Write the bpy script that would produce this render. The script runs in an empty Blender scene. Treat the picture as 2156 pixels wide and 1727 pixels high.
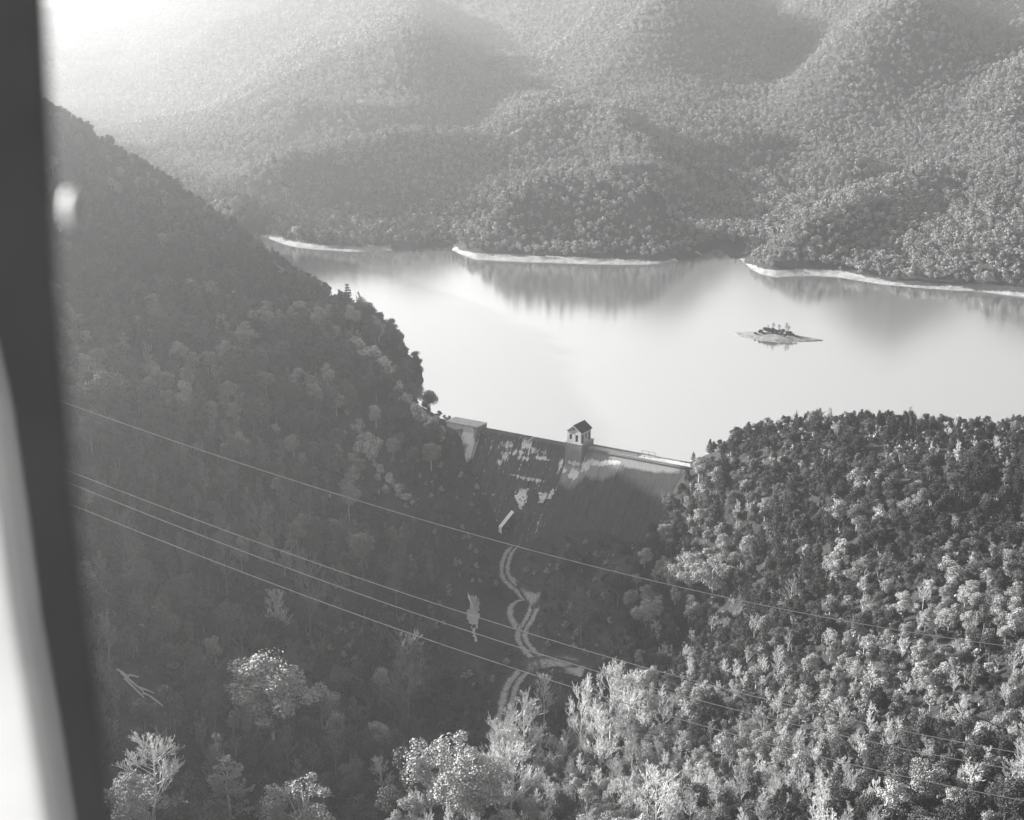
import bpy, bmesh, math, random
import numpy as np
from mathutils import Vector, Matrix, noise

# ------------------------------------------------------------------ camera, light, air
SC = bpy.context.scene
COL = SC.collection
PITCH = math.radians(16.26)
FPX = 2960.0                      # focal length in photo pixels of a 2156 px wide photo
CU, CV = 1078.0, 863.5
CAMZ = 105.0

cam_d = bpy.data.cameras.new("camera")
cam = bpy.data.objects.new("camera", cam_d)
COL.objects.link(cam)
cam.location = (0, 0, CAMZ)
cam.rotation_euler = (math.pi / 2 - PITCH, 0, 0)
cam_d.sensor_width = 36
cam_d.lens = 36 * FPX / 2156
cam_d.clip_start = 0.05
cam_d.clip_end = 12000
cam_d.dof.use_dof = True
cam_d.dof.focus_distance = 330
cam_d.dof.aperture_fstop = 3.1
SC.camera = cam

SUN_EL = math.radians(20)
SUN_DIR = Vector((-math.cos(math.radians(22)) * math.cos(SUN_EL), math.sin(math.radians(22)) * math.cos(SUN_EL), math.sin(SUN_EL)))
SUN_AZ = math.atan2(SUN_DIR.x, SUN_DIR.y)

world = bpy.data.worlds.new("World")
SC.world = world
world.use_nodes = True
wn = world.node_tree.nodes
wl = world.node_tree.links
for n in list(wn):
    wn.remove(n)
w_out = wn.new("ShaderNodeOutputWorld")
w_bg = wn.new("ShaderNodeBackground")
w_bg.inputs[1].default_value = 0.05
w_bw = wn.new("ShaderNodeRGBToBW")        # a black and white photograph
w_sky = wn.new("ShaderNodeTexSky")
w_sky.sky_type = 'NISHITA'
w_sky.sun_disc = False
w_sky.sun_elevation = SUN_EL
w_sky.sun_rotation = SUN_AZ
w_sky.dust_density = 3.0
wl.new(w_sky.outputs[0], w_bw.inputs[0])
wl.new(w_bw.outputs[0], w_bg.inputs[0])
wl.new(w_bg.outputs[0], w_out.inputs[0])

sun_d = bpy.data.lights.new("sun", 'SUN')
sun = bpy.data.objects.new("sun", sun_d)
COL.objects.link(sun)
sun_d.energy = 5.0
sun_d.angle = math.radians(0.5)
sun_d.color = (1, 0.995, 0.985)
sun.rotation_euler = (-SUN_DIR).to_track_quat('-Z', 'Y').to_euler()
sun.location = (0, 0, 220)

SC.view_settings.view_transform = 'Standard'
SC.view_settings.look = 'None'
SC.view_settings.exposure = 1.95
SC.view_settings.gamma = 1
SC.view_settings.use_curve_mapping = False
SC.render.engine = 'CYCLES'
SC.render.filter_size = 1.6           # an old lens and print, a little soft
SC.cycles.use_denoising = True
SC.cycles.use_adaptive_sampling = False
SC.cycles.max_bounces = 4
SC.cycles.diffuse_bounces = 2
SC.cycles.glossy_bounces = 2
SC.cycles.volume_bounces = 0
SC.cycles.transparent_max_bounces = 4
HAZE_DENSITY = 0.00043
HAZE_G = 0.6

# ------------------------------------------------------------------ projection helpers
SP, CP = math.sin(PITCH), math.cos(PITCH)

def ray(u, v):
    a = (u - CU) / FPX
    b = -(v - CV) / FPX
    return np.array([a, CP + b * SP, -SP + b * CP])

def P(u, v, y):                    # world point on the ray through a photo pixel at depth y
    d = ray(u, v)
    t = y / d[1]
    return (d[0] * t, y, CAMZ + d[2] * t)

def PZ(u, v, z):                   # same, at height z
    d = ray(u, v)
    t = (z - CAMZ) / d[2]
    return (d[0] * t, d[1] * t, z)

def project(x, y, z):
    dz = z - CAMZ
    f = y * CP - dz * SP
    upv = y * SP + dz * CP
    f = np.maximum(f, 1e-3)
    return CU + FPX * x / f, CV - FPX * upv / f

# ------------------------------------------------------------------ materials
def new_mat(name, rough=0.9):
    m = bpy.data.materials.new(name)
    m.use_nodes = True
    nt = m.node_tree
    b = nt.nodes["Principled BSDF"]
    b.inputs["Roughness"].default_value = rough
    b.inputs["Specular IOR Level"].default_value = 0.2
    return m, nt, b

def ramp(nt, src, stops):
    r = nt.nodes.new("ShaderNodeValToRGB")
    cr = r.color_ramp
    while len(cr.elements) > 1:
        cr.elements.remove(cr.elements[-1])
    for i, (p, c) in enumerate(stops):
        e = cr.elements[0] if i == 0 else cr.elements.new(p)
        e.position = p
        e.color = (c, c, c, 1) if not isinstance(c, tuple) else c
    nt.links.new(src, r.inputs[0])
    return r.outputs[0]

def noise_out(nt, scale, detail=4, rough=0.6, coord='Object', vec=None):
    n = nt.nodes.new("ShaderNodeTexNoise")
    n.inputs["Scale"].default_value = scale
    n.inputs["Detail"].default_value = detail
    n.inputs["Roughness"].default_value = rough
    if vec is None:
        tc = nt.nodes.new("ShaderNodeTexCoord")
        vec = tc.outputs[coord]
    nt.links.new(vec, n.inputs["Vector"])
    return n.outputs["Fac"]

def bump(nt, b, h, strength, dist=0.1):
    bn = nt.nodes.new("ShaderNodeBump")
    bn.inputs["Strength"].default_value = strength
    bn.inputs["Distance"].default_value = dist
    nt.links.new(h, bn.inputs["Height"])
    nt.links.new(bn.outputs[0], b.inputs["Normal"])

def noisy_mat(name, lo, hi, scale, rough=0.9, bumps=0.5, bdist=0.1, detail=6):
    m, nt, b = new_mat(name, rough)
    f = noise_out(nt, scale, detail)
    c = ramp(nt, f, [(0.3, lo), (0.7, hi)])
    nt.links.new(c, b.inputs["Base Color"])
    bump(nt, b, f, bumps, bdist)
    return m

def math_node(nt, op, a, b=None, clamp=False):
    n = nt.nodes.new("ShaderNodeMath")
    n.operation = op
    n.use_clamp = clamp
    for i, x in enumerate((a, b)):
        if x is None:
            continue
        if isinstance(x, (int, float)):
            n.inputs[i].default_value = x
        else:
            nt.links.new(x, n.inputs[i])
    return n.outputs[0]

def mix_val(nt, fac, a, b):
    n = nt.nodes.new("ShaderNodeMix")
    n.data_type = 'FLOAT'
    for i, x in ((0, fac), (2, a), (3, b)):
        if isinstance(x, (int, float)):
            n.inputs[i].default_value = x
        else:
            nt.links.new(x, n.inputs[i])
    return n.outputs[0]

def leaf_mat(name, lo, hi):
    m, nt, b = new_mat(name, 0.7)
    oi = nt.nodes.new("ShaderNodeObjectInfo")
    geo = nt.nodes.new("ShaderNodeNewGeometry")
    n1 = noise_out(nt, 1.3, 2, 0.5)
    s = math_node(nt, 'ADD', math_node(nt, 'MULTIPLY', oi.outputs["Random"], 0.55), math_node(nt, 'MULTIPLY', n1, 0.6))
    c = ramp(nt, s, [(0.1, lo), (0.95, hi)])
    nt.links.new(c, b.inputs["Base Color"])
    b.inputs["Specular IOR Level"].default_value = 0.35
    return m

M = {}
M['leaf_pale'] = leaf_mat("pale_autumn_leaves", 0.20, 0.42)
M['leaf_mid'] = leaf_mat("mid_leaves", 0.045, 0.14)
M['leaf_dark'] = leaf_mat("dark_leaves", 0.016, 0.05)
M['leaf_far'] = leaf_mat("haze_pale_far_leaves", 0.21, 0.31)  # lighter than the near leaves, distance haze put into the colour
M['needle_dark'] = leaf_mat("pine_needles", 0.018, 0.05)
M['needle_pale'] = leaf_mat("pale_needles", 0.14, 0.26)
M['bark'] = noisy_mat("grey_bark", 0.10, 0.24, 6)
M['bark_dark'] = noisy_mat("plain_darker_bark", 0.02, 0.05, 5)  # plain darker bark tone for the islet saplings
M['bark_pale'] = noisy_mat("pale_bark", 0.46, 0.72, 5)
M['bark_dim'] = noisy_mat("dim_twigs", 0.14, 0.26, 5)
M['rock'] = noisy_mat("weathered_rock", 0.05, 0.55, 3.2, 0.95, 1.0, 0.5, 12)
M['log'] = noisy_mat("stripped_log_wood", 0.38, 0.6, 3)
M['cable'] = noisy_mat("aluminium_cable", 0.55, 0.7, 2, 0.5)
M['roof'] = noisy_mat("dark_roof_slate", 0.025, 0.05, 4)
M['wall'] = noisy_mat("whitewashed_wall", 0.42, 0.58, 1.5)
M['glass'] = noisy_mat("dark_window", 0.02, 0.04, 2, 0.3)
M['trimwhite'] = noisy_mat("white_trim", 0.55, 0.65, 3)
M['steel'] = noisy_mat("painted_steel", 0.12, 0.2, 3, 0.6)
M['track'] = noisy_mat("gravel_wheel_track", 0.20, 0.46, 1.6, 0.95, 0.6, 0.05, 10)
M['dirt'] = noisy_mat("bare_dirt", 0.11, 0.30, 0.5, 0.95, 0.6, 0.1, 8)
M['pool'] = None
m, nt, b = new_mat("worn_track_gravel", 1.0)
at = nt.nodes.new("ShaderNodeAttribute")
at.attribute_name = "wear"
g_ = nt.nodes.new("ShaderNodeNewGeometry")
n_f = noise_out(nt, 2.2, 8, 0.8, vec=g_.outputs["Position"])
n_l = noise_out(nt, 0.35, 5, 0.7, vec=g_.outputs["Position"])
mask = math_node(nt, 'ADD', at.outputs["Fac"], math_node(nt, 'MULTIPLY', math_node(nt, 'SUBTRACT', n_f, 0.5), 1.5))
mask = math_node(nt, 'ADD', mask, math_node(nt, 'MULTIPLY', math_node(nt, 'SUBTRACT', n_l, 0.5), 0.9))
mask = ramp(nt, mask, [(0.45, 0.0), (1.1, 1.0)])
gravel = ramp(nt, n_f, [(0.32, 0.14), (0.7, 0.5)])
earth = ramp(nt, n_l, [(0.35, 0.03), (0.66, 0.085)])
nt.links.new(mix_val(nt, mask, earth, gravel), b.inputs["Base Color"])
bump(nt, b, n_f, 0.6, 0.05)
M['rut'] = m

# ------------------------------------------------------------------ object helpers
def mesh_obj(name, verts, faces, mat, parent=None, smooth=False, mats=None, midx=None):
    me = bpy.data.meshes.new(name)
    if isinstance(verts, np.ndarray) and isinstance(faces, np.ndarray):
        nf, k = faces.shape
        me.vertices.add(len(verts))
        me.vertices.foreach_set("co", verts.astype(np.float32).ravel())
        me.loops.add(nf * k)
        me.loops.foreach_set("vertex_index", faces.astype(np.int32).ravel())
        me.polygons.add(nf)
        me.polygons.foreach_set("loop_start", np.arange(0, nf * k, k, dtype=np.int32))
        me.polygons.foreach_set("loop_total", np.full(nf, k, dtype=np.int32))
        me.update(calc_edges=True)
        me.validate()
    else:
        me.from_pydata([tuple(v) for v in verts], [], [tuple(f) for f in faces])
    if mats:
        for mm in mats:
            me.materials.append(mm)
        me.polygons.foreach_set("material_index", np.asarray(midx, dtype=np.int32))
    elif mat:
        me.materials.append(mat)
    if smooth:
        me.polygons.foreach_set("use_smooth", [True] * len(me.polygons))
    o = bpy.data.objects.new(name, me)
    COL.objects.link(o)
    if parent:
        o.parent = parent
    return o

def link_mesh(name, me, parent=None):
    o = bpy.data.objects.new(name, me)
    COL.objects.link(o)
    if parent:
        o.parent = parent
    return o

def tag(o, label=None, cat=None, group=None, kind=None):
    if label:
        o['label'] = label
    if cat:
        o['category'] = cat
    if group:
        o['group'] = group
    if kind:
        o['kind'] = kind
    return o

def empty(name, loc, rz=0.0, scale=1.0):
    o = bpy.data.objects.new(name, None)
    COL.objects.link(o)
    o.location = loc
    o.rotation_euler = (0, 0, rz)
    o.scale = (scale, scale, scale)
    o.empty_display_size = 0.5
    return o

class MB:
    def __init__(self):
        self.v = []
        self.f = []
    def add(self, vs, fs):
        k = len(self.v)
        self.v += [tuple(p) for p in vs]
        self.f += [tuple(i + k for i in f) for f in fs]
    def box(self, x0, x1, y0, y1, z0, z1):
        self.add([(x0, y0, z0), (x1, y0, z0), (x1, y1, z0), (x0, y1, z0), (x0, y0, z1), (x1, y0, z1), (x1, y1, z1), (x0, y1, z1)],
                 [(0, 3, 2, 1), (4, 5, 6, 7), (0, 1, 5, 4), (1, 2, 6, 5), (2, 3, 7, 6), (3, 0, 4, 7)])
    def hexa(self, p):             # eight corners: bottom loop then top loop
        self.add(p, [(0, 3, 2, 1), (4, 5, 6, 7), (0, 1, 5, 4), (1, 2, 6, 5), (2, 3, 7, 6), (3, 0, 4, 7)])
    def tube(self, pts, radii, n=6, cap=True):
        pts = [Vector(p) for p in pts]
        k = len(self.v)
        for i, p in enumerate(pts):
            d = (pts[min(i + 1, len(pts) - 1)] - pts[max(i - 1, 0)])
            if d.length < 1e-6:
                d = Vector((0, 0, 1))
            d.normalize()
            a = d.cross(Vector((0.31, 0.95, 0.02)))
            if a.length < 0.1:
                a = d.cross(Vector((1, 0, 0)))
            a.normalize()
            b = d.cross(a)
            for j in range(n):
                t = 2 * math.pi * j / n
                self.v.append(tuple(p + (a * math.cos(t) + b * math.sin(t)) * radii[i]))
        for i in range(len(pts) - 1):
            for j in range(n):
                j2 = (j + 1) % n
                self.f.append((k + i * n + j, k + i * n + j2, k + (i + 1) * n + j2, k + (i + 1) * n + j))
        if cap:
            self.f.append(tuple(k + j for j in range(n))[::-1])
            self.f.append(tuple(k + (len(pts) - 1) * n + j for j in range(n)))
    def build(self, name, mat, parent=None, smooth=False):
        return mesh_obj(name, self.v, self.f, mat, parent, smooth)

# ------------------------------------------------------------------ the dam frame
DA = Vector(PZ(1022, 903, 1.0))
DC = Vector(PZ(1430, 980, 1.0))
d_ex = (DC - DA)
d_ex.z = 0
DLEN = d_ex.length
d_ex.normalize()
DANG = math.atan2(d_ex.y, d_ex.x)
d_n = Vector((d_ex.y, -d_ex.x, 0))      # towards the camera, downstream
def dam_w(s, n, z):
    p = DA + d_ex * s + d_n * n
    return Vector((p.x, p.y, z))


def on_face(u, v, back=0.0):       # where a photo pixel meets the downstream face of the dam
    d = Vector(ray(u, v))
    lo, hi = 200.0, 360.0
    for _ in range(50):
        mid = (lo + hi) / 2
        p = Vector((0, 0, CAMZ)) + d * (mid / d[1])
        n = (p - DA).dot(d_n)
        if n > 2.9 + 0.66 * (0.15 - p.z):
            lo = mid
        else:
            hi = mid
    return tuple(Vector((0, 0, CAMZ)) + d * ((lo + back) / d[1]))

# ------------------------------------------------------------------ terrain heights
# (photo u, v, depth y, metres to take off for the trees standing there)
CTRL_PX = [
    # crest of the left ridge
    (120, 250, 620, 4), (300, 352, 560, 4), (460, 445, 510, 4), (600, 555, 455, 5), (760, 660, 405, 7), (845, 762, 378, 7), (895, 840, 362, 6), (925, 880, 352, 3), (958, 892, 344, 1),
    # its face towards us
    (200, 450, 450, 3), (350, 500, 445, 3), (200, 700, 345, 3), (500, 700, 372, 3), (700, 760, 376, 3),
    (200, 1000, 275, 3), (500, 1000, 302, 3), (800, 1000, 322, 3), (940, 1020, 330, 2), (900, 900, 340, 2),
    (200, 1300, 220, 3), (500, 1300, 258, 3), (800, 1300, 282, 2), (1000, 1300, 292, 0), (1010, 1110, 334, 0),
    (260, 1700, 165, 3), (500, 1700, 188, 3), (700, 1700, 193, 2), (850, 1700, 192, 1),
    # valley floor with the track
    (1050, 1530, 244, 0), (1150, 1385, 272, 0), (1085, 1290, 292, 0), (1120, 1250, 303, 0), (1070, 1190, 317, 0), (1090, 1125, 331, 0),
    (1230, 1385, 270, 0), (1250, 1250, 298, 0), (1200, 1500, 246, 0), (1330, 1390, 262, 0), (1350, 1200, 300, 0),
    (1400, 1150, 292, 0),
    # lit hill on the right
    (1450, 985, 303, 2), (1600, 930, 292, 3), (1800, 900, 281, 3), (2000, 895, 275, 3), (2156, 892, 270, 3), (2400, 870, 262, 3),
    (1500, 1120, 282, 3), (1800, 1100, 242, 3), (2156, 1100, 226, 3), (1450, 1300, 268, 3), (1600, 1300, 245, 3), (1900, 1300, 206, 3), (2156, 1300, 187, 3),
    (1400, 1500, 226, 3), (1600, 1580, 200, 3), (1800, 1600, 168, 3), (2156, 1600, 147, 3),
    (1050, 1640, 205, 3), (1300, 1700, 183, 3), (1500, 1720, 165, 3), (1850, 1720, 142, 3), (2156, 1727, 130, 3),
]
CTRL_W = [
    # lake side of the left ridge and the lake bed
    (-160, 660, -9), (-120, 600, -9), (-80, 540, -9), (-42, 480, -9), (-12, 425, -9), (4, 385, -8), (20, 350, -9), (45, 332, -9), (70, 335, -9),
    (110, 345, -8), (160, 350, -7), (60, 420, -10), (0, 480, -10), (120, 470, -10), (200, 420, -9), (0, 600, -10), (200, 560, -10), (-60, 640, -10), (100, 640, -10),
    (-13, 346.5, 1.6), (-21, 353, 4), (-31, 363, 7), (-45, 379, 10), (-90, 441, 14),
    # left, out of the frame: unseen rise of the mountain, shaped to cast the valley's shade
    (-160, 365, 56), (-210, 450, 84), (-125, 260, 27), (-200, 300, 60), (-260, 600, 76), (-300, 420, 122), (-95, 190, 13), (-158, 275, 27), (-225, 310, 40), (-122, 228, 13), (-180, 200, 55),
    (-95, 110, 10), (-200, 90, 35), (-300, 200, 58), (-325, 345, 92), (-250, 700, 55),
    # right, out of the frame
    (150, 210, 34), (180, 280, 30), (220, 180, 55), (230, 320, 12), (120, 90, 30), (220, 60, 60), (300, 260, 40),
    # towards and behind the camera
    (0, 100, -22), (-20, 150, -18), (0, 0, -25), (-60, 30, -15), (60, 30, 5), (0, -100, -30), (150, -100, 20), (-150, -100, 10), (40, 120, -4),
]
ctrl = []
for u, v, y, dz in CTRL_PX:
    p = P(u, v, y)
    ctrl.append((p[0], p[1], p[2] - dz))
for u, v in ((1063, 1114), (1098, 1120), (1150, 1122), (1200, 1120), (1250, 1114), (1300, 1106), (1350, 1100), (1392, 1090), (1410, 1050), (1422, 1010), (1438, 985)):
    ctrl.append(on_face(u, v))
for u, v in ((968, 905), (984, 918), (1000, 944), (1006, 975), (1011, 1010), (1016, 1050), (1032, 1098)):
    ctrl.append(on_face(u, v, -1.6))
for u, v, fw in ((1200, 1150, -8), (1300, 1135, -8), (1370, 1130, -8)):
    ctrl.append(on_face(u, v, fw))
ctrl += CTRL_W
ctrl = np.array(ctrl, dtype=float)

def tps_kernel(r2):
    return np.where(r2 > 0, r2 * np.log(np.maximum(r2, 1e-12)), 0.0)

S_TPS = 100.0
cx, cy = ctrl[:, 0] / S_TPS, ctrl[:, 1] / S_TPS
nC = len(ctrl)
K = tps_kernel((cx[:, None] - cx[None]) ** 2 + (cy[:, None] - cy[None]) ** 2) + np.eye(nC) * 0.01
A = np.zeros((nC + 3, nC + 3))
A[:nC, :nC] = K
A[:nC, nC] = 1
A[:nC, nC + 1] = cx
A[:nC, nC + 2] = cy
A[nC, :nC] = 1
A[nC + 1, :nC] = cx
A[nC + 2, :nC] = cy
W = np.linalg.solve(A, np.concatenate([ctrl[:, 2], [0, 0, 0]]))

def near_z(x, y):
    sh = x.shape
    X = x.ravel() / S_TPS
    Y = y.ravel() / S_TPS
    out = np.empty(len(X))
    for i in range(0, len(X), 40000):
        a, b = X[i:i + 40000], Y[i:i + 40000]
        k = tps_kernel((a[:, None] - cx[None]) ** 2 + (b[:, None] - cy[None]) ** 2)
        out[i:i + 40000] = k @ W[:nC] + W[nC] + W[nC + 1] * a + W[nC + 2] * b
    return out.reshape(sh)

def wave(x, y, s, seed):           # cheap smooth value noise, vectorised
    x = x / s + seed * 17.13
    y = y / s + seed * 9.71
    xi, yi = np.floor(x), np.floor(y)
    fx, fy = x - xi, y - yi
    fx = fx * fx * (3 - 2 * fx)
    fy = fy * fy * (3 - 2 * fy)
    def h(a, b):
        t = np.sin(a * 127.1 + b * 311.7 + seed * 74.7) * 43758.5453
        return t - np.floor(t)
    return (h(xi, yi) * (1 - fx) + h(xi + 1, yi) * fx) * (1 - fy) + (h(xi, yi + 1) * (1 - fx) + h(xi + 1, yi + 1) * fx) * fy - 0.5

# far shore of the lake, from left to right
SHORE_PX = [(380, 497), (560, 499), (600, 515), (650, 523), (740, 530), (850, 526), (935, 520), (950, 525), (990, 542), (1100, 551), (1250, 556), (1370, 556),
            (1440, 549), (1472, 542), (1490, 530), (1513, 523), (1538, 529), (1560, 560), (1590, 572), (1630, 580), (1700, 577), (1760, 582),
            (1850, 598), (1950, 607), (2050, 612), (2156, 624), (2500, 650)]
shore = np.array([PZ(u, v, 0)[:2] for u, v in SHORE_PX])
shore = shore[np.argsort(shore[:, 0])]

SXS = np.linspace(-500, 700, 241)
SYS = np.interp(SXS, shore[:, 0], shore[:, 1])
SYS = np.convolve(np.pad(SYS, 12, mode='edge'), np.ones(25) / 25, mode='valid')

def base_far(y_from_shore):
    s = y_from_shore
    bank = np.clip(s / 7.0, -3, 1) * 1.5
    up = np.maximum(s - 7, 0)
    z = bank + np.interp(up, [0, 25, 350, 650, 760, 1500, 1800], [0, 3.5, 31, 42, 52, 205, 212])
    return z

def base_hit(u, v):                # where a photo pixel meets the plain slope beyond the lake
    d = ray(u, v)
    y = 500.0
    while y < 2300:
        x = d[0] / d[1] * y
        z = CAMZ + d[2] / d[1] * y
        if z <= base_far(y - np.interp(x, shore[:, 0], shore[:, 1])):
            break
        y += 4
    return x, y

RIDGES = [
    ([(480, 30), (640, 120), (700, 230)], 12, 46), ([(700, 30), (860, 110), (890, 240)], 24, 46),
    ([(1040, 15), (1230, 75), (1330, 135), (1430, 225)], 42, 46), ([(1320, -10), (1450, 110)], 26, 40),
    ([(1640, 0), (1765, 70), (1830, 150), (1915, 255)], 44, 48), ([(1670, 150), (1760, 240)], 16, 26),
    ([(1000, 130), (1080, 230), (1090, 290)], 16, 38), ([(1160, 290), (1270, 325), (1365, 390)], 15, 24), ([(1560, 335), (1690, 322), (1790, 362)], 10, 18),
    ([(2060, 20), (2140, 150), (2220, 300)], 26, 55), ([(1440, 260), (1560, 210), (1660, 150)], 20, 46),
    ([(540, 470), (700, 400), (1000, 340), (1200, 325)], 17, 30), ([(985, 512), (1120, 482), (1300, 486), (1430, 508)], 14, 18), ([(1150, 440), (1330, 420), (1430, 430)], 12, 20),
    ([(1620, 545), (1800, 480), (1950, 400)], 9, 24), ([(250, 330), (400, 360), (500, 378)], 5, 30), ([(2156, 560), (2156, 450), (2100, 350)], 8, 26),
    ([(640, 300), (800, 290), (1000, 260)], 16, 34),
]
GULLIES = [([(945, 508), (1080, 458), (1300, 442)], 12, 16), ([(1515, 522), (1505, 460), (1470, 410), (1380, 370)], 13, 20), ([(1780, 585), (1850, 500), (1900, 440)], 5, 14),
           ([(430, 470), (480, 430), (560, 400)], 10, 22), ([(960, 330), (1010, 240), (960, 60)], 14, 30), ([(1480, 260), (1500, 200), (1480, 60)], 14, 30), ([(1940, 270), (1960, 160), (1920, 50)], 14, 30)]
ridge_segs = []
for pts, h, w in RIDGES:
    q = [base_hit(u, v) for u, v in pts]
    k = max(1.0, sum(p[1] for p in q) / len(q) / 900)
    ridge_segs.append((q, h * k, w * k))

gully_segs = []
for pts, h, w in GULLIES:
    q = [base_hit(u, v) for u, v in pts]
    k = max(1.0, sum(p[1] for p in q) / len(q) / 900)
    gully_segs.append((q, h * k, w * k))

def far_z(x, y):
    sy = y - np.interp(x, shore[:, 0], shore[:, 1])
    s = np.full(x.shape, 1e9)
    for (x0, y0), (x1, y1) in zip(shore[:-1], shore[1:]):
        dx, dy = x1 - x0, y1 - y0
        t = np.clip(((x - x0) * dx + (y - y0) * dy) / (dx * dx + dy * dy), 0, 1)
        s = np.minimum(s, np.hypot(x - x0 - t * dx, y - y0 - t * dy))
    s = s * np.sign(sy)
    k = np.clip((s - 5) / 70, 0, 1)
    s = s * (1 - k) + (y - np.interp(x, SXS, SYS)) * k      # the little coves fade out uphill
    z = base_far(s)
    acc = np.zeros_like(z)
    for q, h, w in ridge_segs:
        best = np.full(x.shape, 1e9)
        for (x0, y0), (x1, y1) in zip(q[:-1], q[1:]):
            dx, dy = x1 - x0, y1 - y0
            t = np.clip(((x - x0) * dx + (y - y0) * dy) / (dx * dx + dy * dy), 0, 1)
            best = np.minimum(best, np.hypot(x - x0 - t * dx, y - y0 - t * dy))
        acc = acc + (1.5 * h * np.exp(-(best / (w * .92)) ** 1.7)) ** 3
    acc = acc ** (1 / 3)
    for q, h, w in gully_segs:
        best = np.full(x.shape, 1e9)
        for (x0, y0), (x1, y1) in zip(q[:-1], q[1:]):
            dx, dy = x1 - x0, y1 - y0
            t = np.clip(((x - x0) * dx + (y - y0) * dy) / (dx * dx + dy * dy), 0, 1)
            best = np.minimum(best, np.hypot(x - x0 - t * dx, y - y0 - t * dy))
        acc = acc - h * np.exp(-(best / w) ** 2)
    fade = np.clip(s / 30, 0, 1)
    z = z + fade * (np.maximum(acc, -z * .6) + 14 * wave(x, y, 110, 3) * np.clip(s / 150, 0, 1) + 5 * wave(x, y, 38, 5))
    # the mountains go lower towards the far left, where they fade into light
    z = z - np.clip(s - 90, 0, 1500) * 0.085 * np.clip((-x - .11 * y) / (.16 * y), 0, 1)
    z = np.where(s > 20, np.maximum(z, 3), z)
    return z

def height(x, y):
    zn = near_z(x, y)
    rough_ = 0.15 + 0.85 * np.clip((np.abs(x - 12) - 22) / 25 + np.maximum(0, 215 - y) / 30, 0, 1)
    zn = zn + rough_ * (2.2 * wave(x, y, 22, 1) + 0.9 * wave(x, y, 8, 2))
    # keep the fitted surface from wandering outside the fitted area
    r = np.maximum(0, np.abs(x) - 260)
    zn = np.where(x < 0, np.minimum(zn, 135 + 0 * r), np.minimum(zn, 75))
    zn = np.maximum(zn, -34)
    sh = np.interp(x, shore[:, 0], shore[:, 1])
    zn = zn - np.clip(y - 640, 0, 400) * 0.5
    zn = np.where((y > 380) & (x > 130), np.minimum(zn, -6 + np.clip(x - 330, 0, 500) * 0.15), zn)
    zn = np.maximum(zn, -14 - 20 * (y < 345))
    zf = far_z(x, y)
    zf = np.where(y < sh - 40, -50, np.maximum(zf, -12))
    return np.maximum(zn, zf)

def axis(lo, hi, step, far_lo, far_hi, grow=1.09):
    a = list(np.arange(lo, hi + 0.1, step))
    s = step
    while a[-1] < far_hi:
        s *= grow
        a.append(a[-1] + s)
    s = step
    b = []
    x = lo
    while x > far_lo:
        s *= grow
        x -= s
        b.append(x)
    return np.array(b[::-1] + a)

GX = axis(-150, 170, 1.6, -1700, 1700, 1.03)
GY = axis(90, 390, 1.6, -500, 3000, 1.010)
GXX, GYY = np.meshgrid(GX, GY)
GZ = height(GXX, GYY)

def hz(x, y):                      # height of the built ground mesh at any point
    x = np.asarray(x, dtype=float)
    y = np.asarray(y, dtype=float)
    i = np.clip(np.searchsorted(GX, x) - 1, 0, len(GX) - 2)
    j = np.clip(np.searchsorted(GY, y) - 1, 0, len(GY) - 2)
    fx = (x - GX[i]) / (GX[i + 1] - GX[i])
    fy = (y - GY[j]) / (GY[j + 1] - GY[j])
    return (GZ[j, i] * (1 - fx) + GZ[j, i + 1] * fx) * (1 - fy) + (GZ[j + 1, i] * (1 - fx) + GZ[j + 1, i + 1] * fx) * fy

def hit(u, v, y0=120.0, y1=1800.0):   # first ground point on the ray through a photo pixel
    d = ray(u, v)
    ys = np.arange(y0, y1, 0.5)
    xs = d[0] / d[1] * ys
    zs = CAMZ + d[2] / d[1] * ys
    below = np.nonzero(zs <= hz(xs, ys))[0]
    k = below[0] if len(below) else len(ys) - 1
    return float(xs[k]), float(ys[k]), float(hz(xs[k], ys[k]))

def visible(x, y, z, margin):      # rough line of sight test against the ground
    ok = np.ones(len(x), dtype=bool)
    for t in np.linspace(0.15, 0.985, 60):
        zz = CAMZ + (z - CAMZ) * t
        ok &= ~(hz(x * t, y * t) > zz + margin)
    return ok

# water keeps to the lake side of this line
WATER_POLY = [dam_w(DLEN + 30, -2, 0), dam_w(DLEN + 4, -1.2, 0), dam_w(-4, -1.2, 0), dam_w(-14, -3, 0)]
wp = [(p.x, p.y) for p in WATER_POLY]
LAKE = [(900, 330), (260, 318), (150, 305)] + wp + [(-45, 378), (-90, 440), (-140, 520), (-210, 610), (-600, 780), (-600, 1000), (900, 1000)]

def in_poly(x, y, poly):
    inside = np.zeros(np.shape(x), dtype=bool)
    n = len(poly)
    for i in range(n):
        x0, y0 = poly[i]
        x1, y1 = poly[(i + 1) % n]
        c = ((y0 > y) != (y1 > y))
        with np.errstate(divide='ignore', invalid='ignore'):
            xi = (x1 - x0) * (y - y0) / (y1 - y0 + 1e-12) + x0
        inside ^= c & (x < xi)
    return inside

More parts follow.
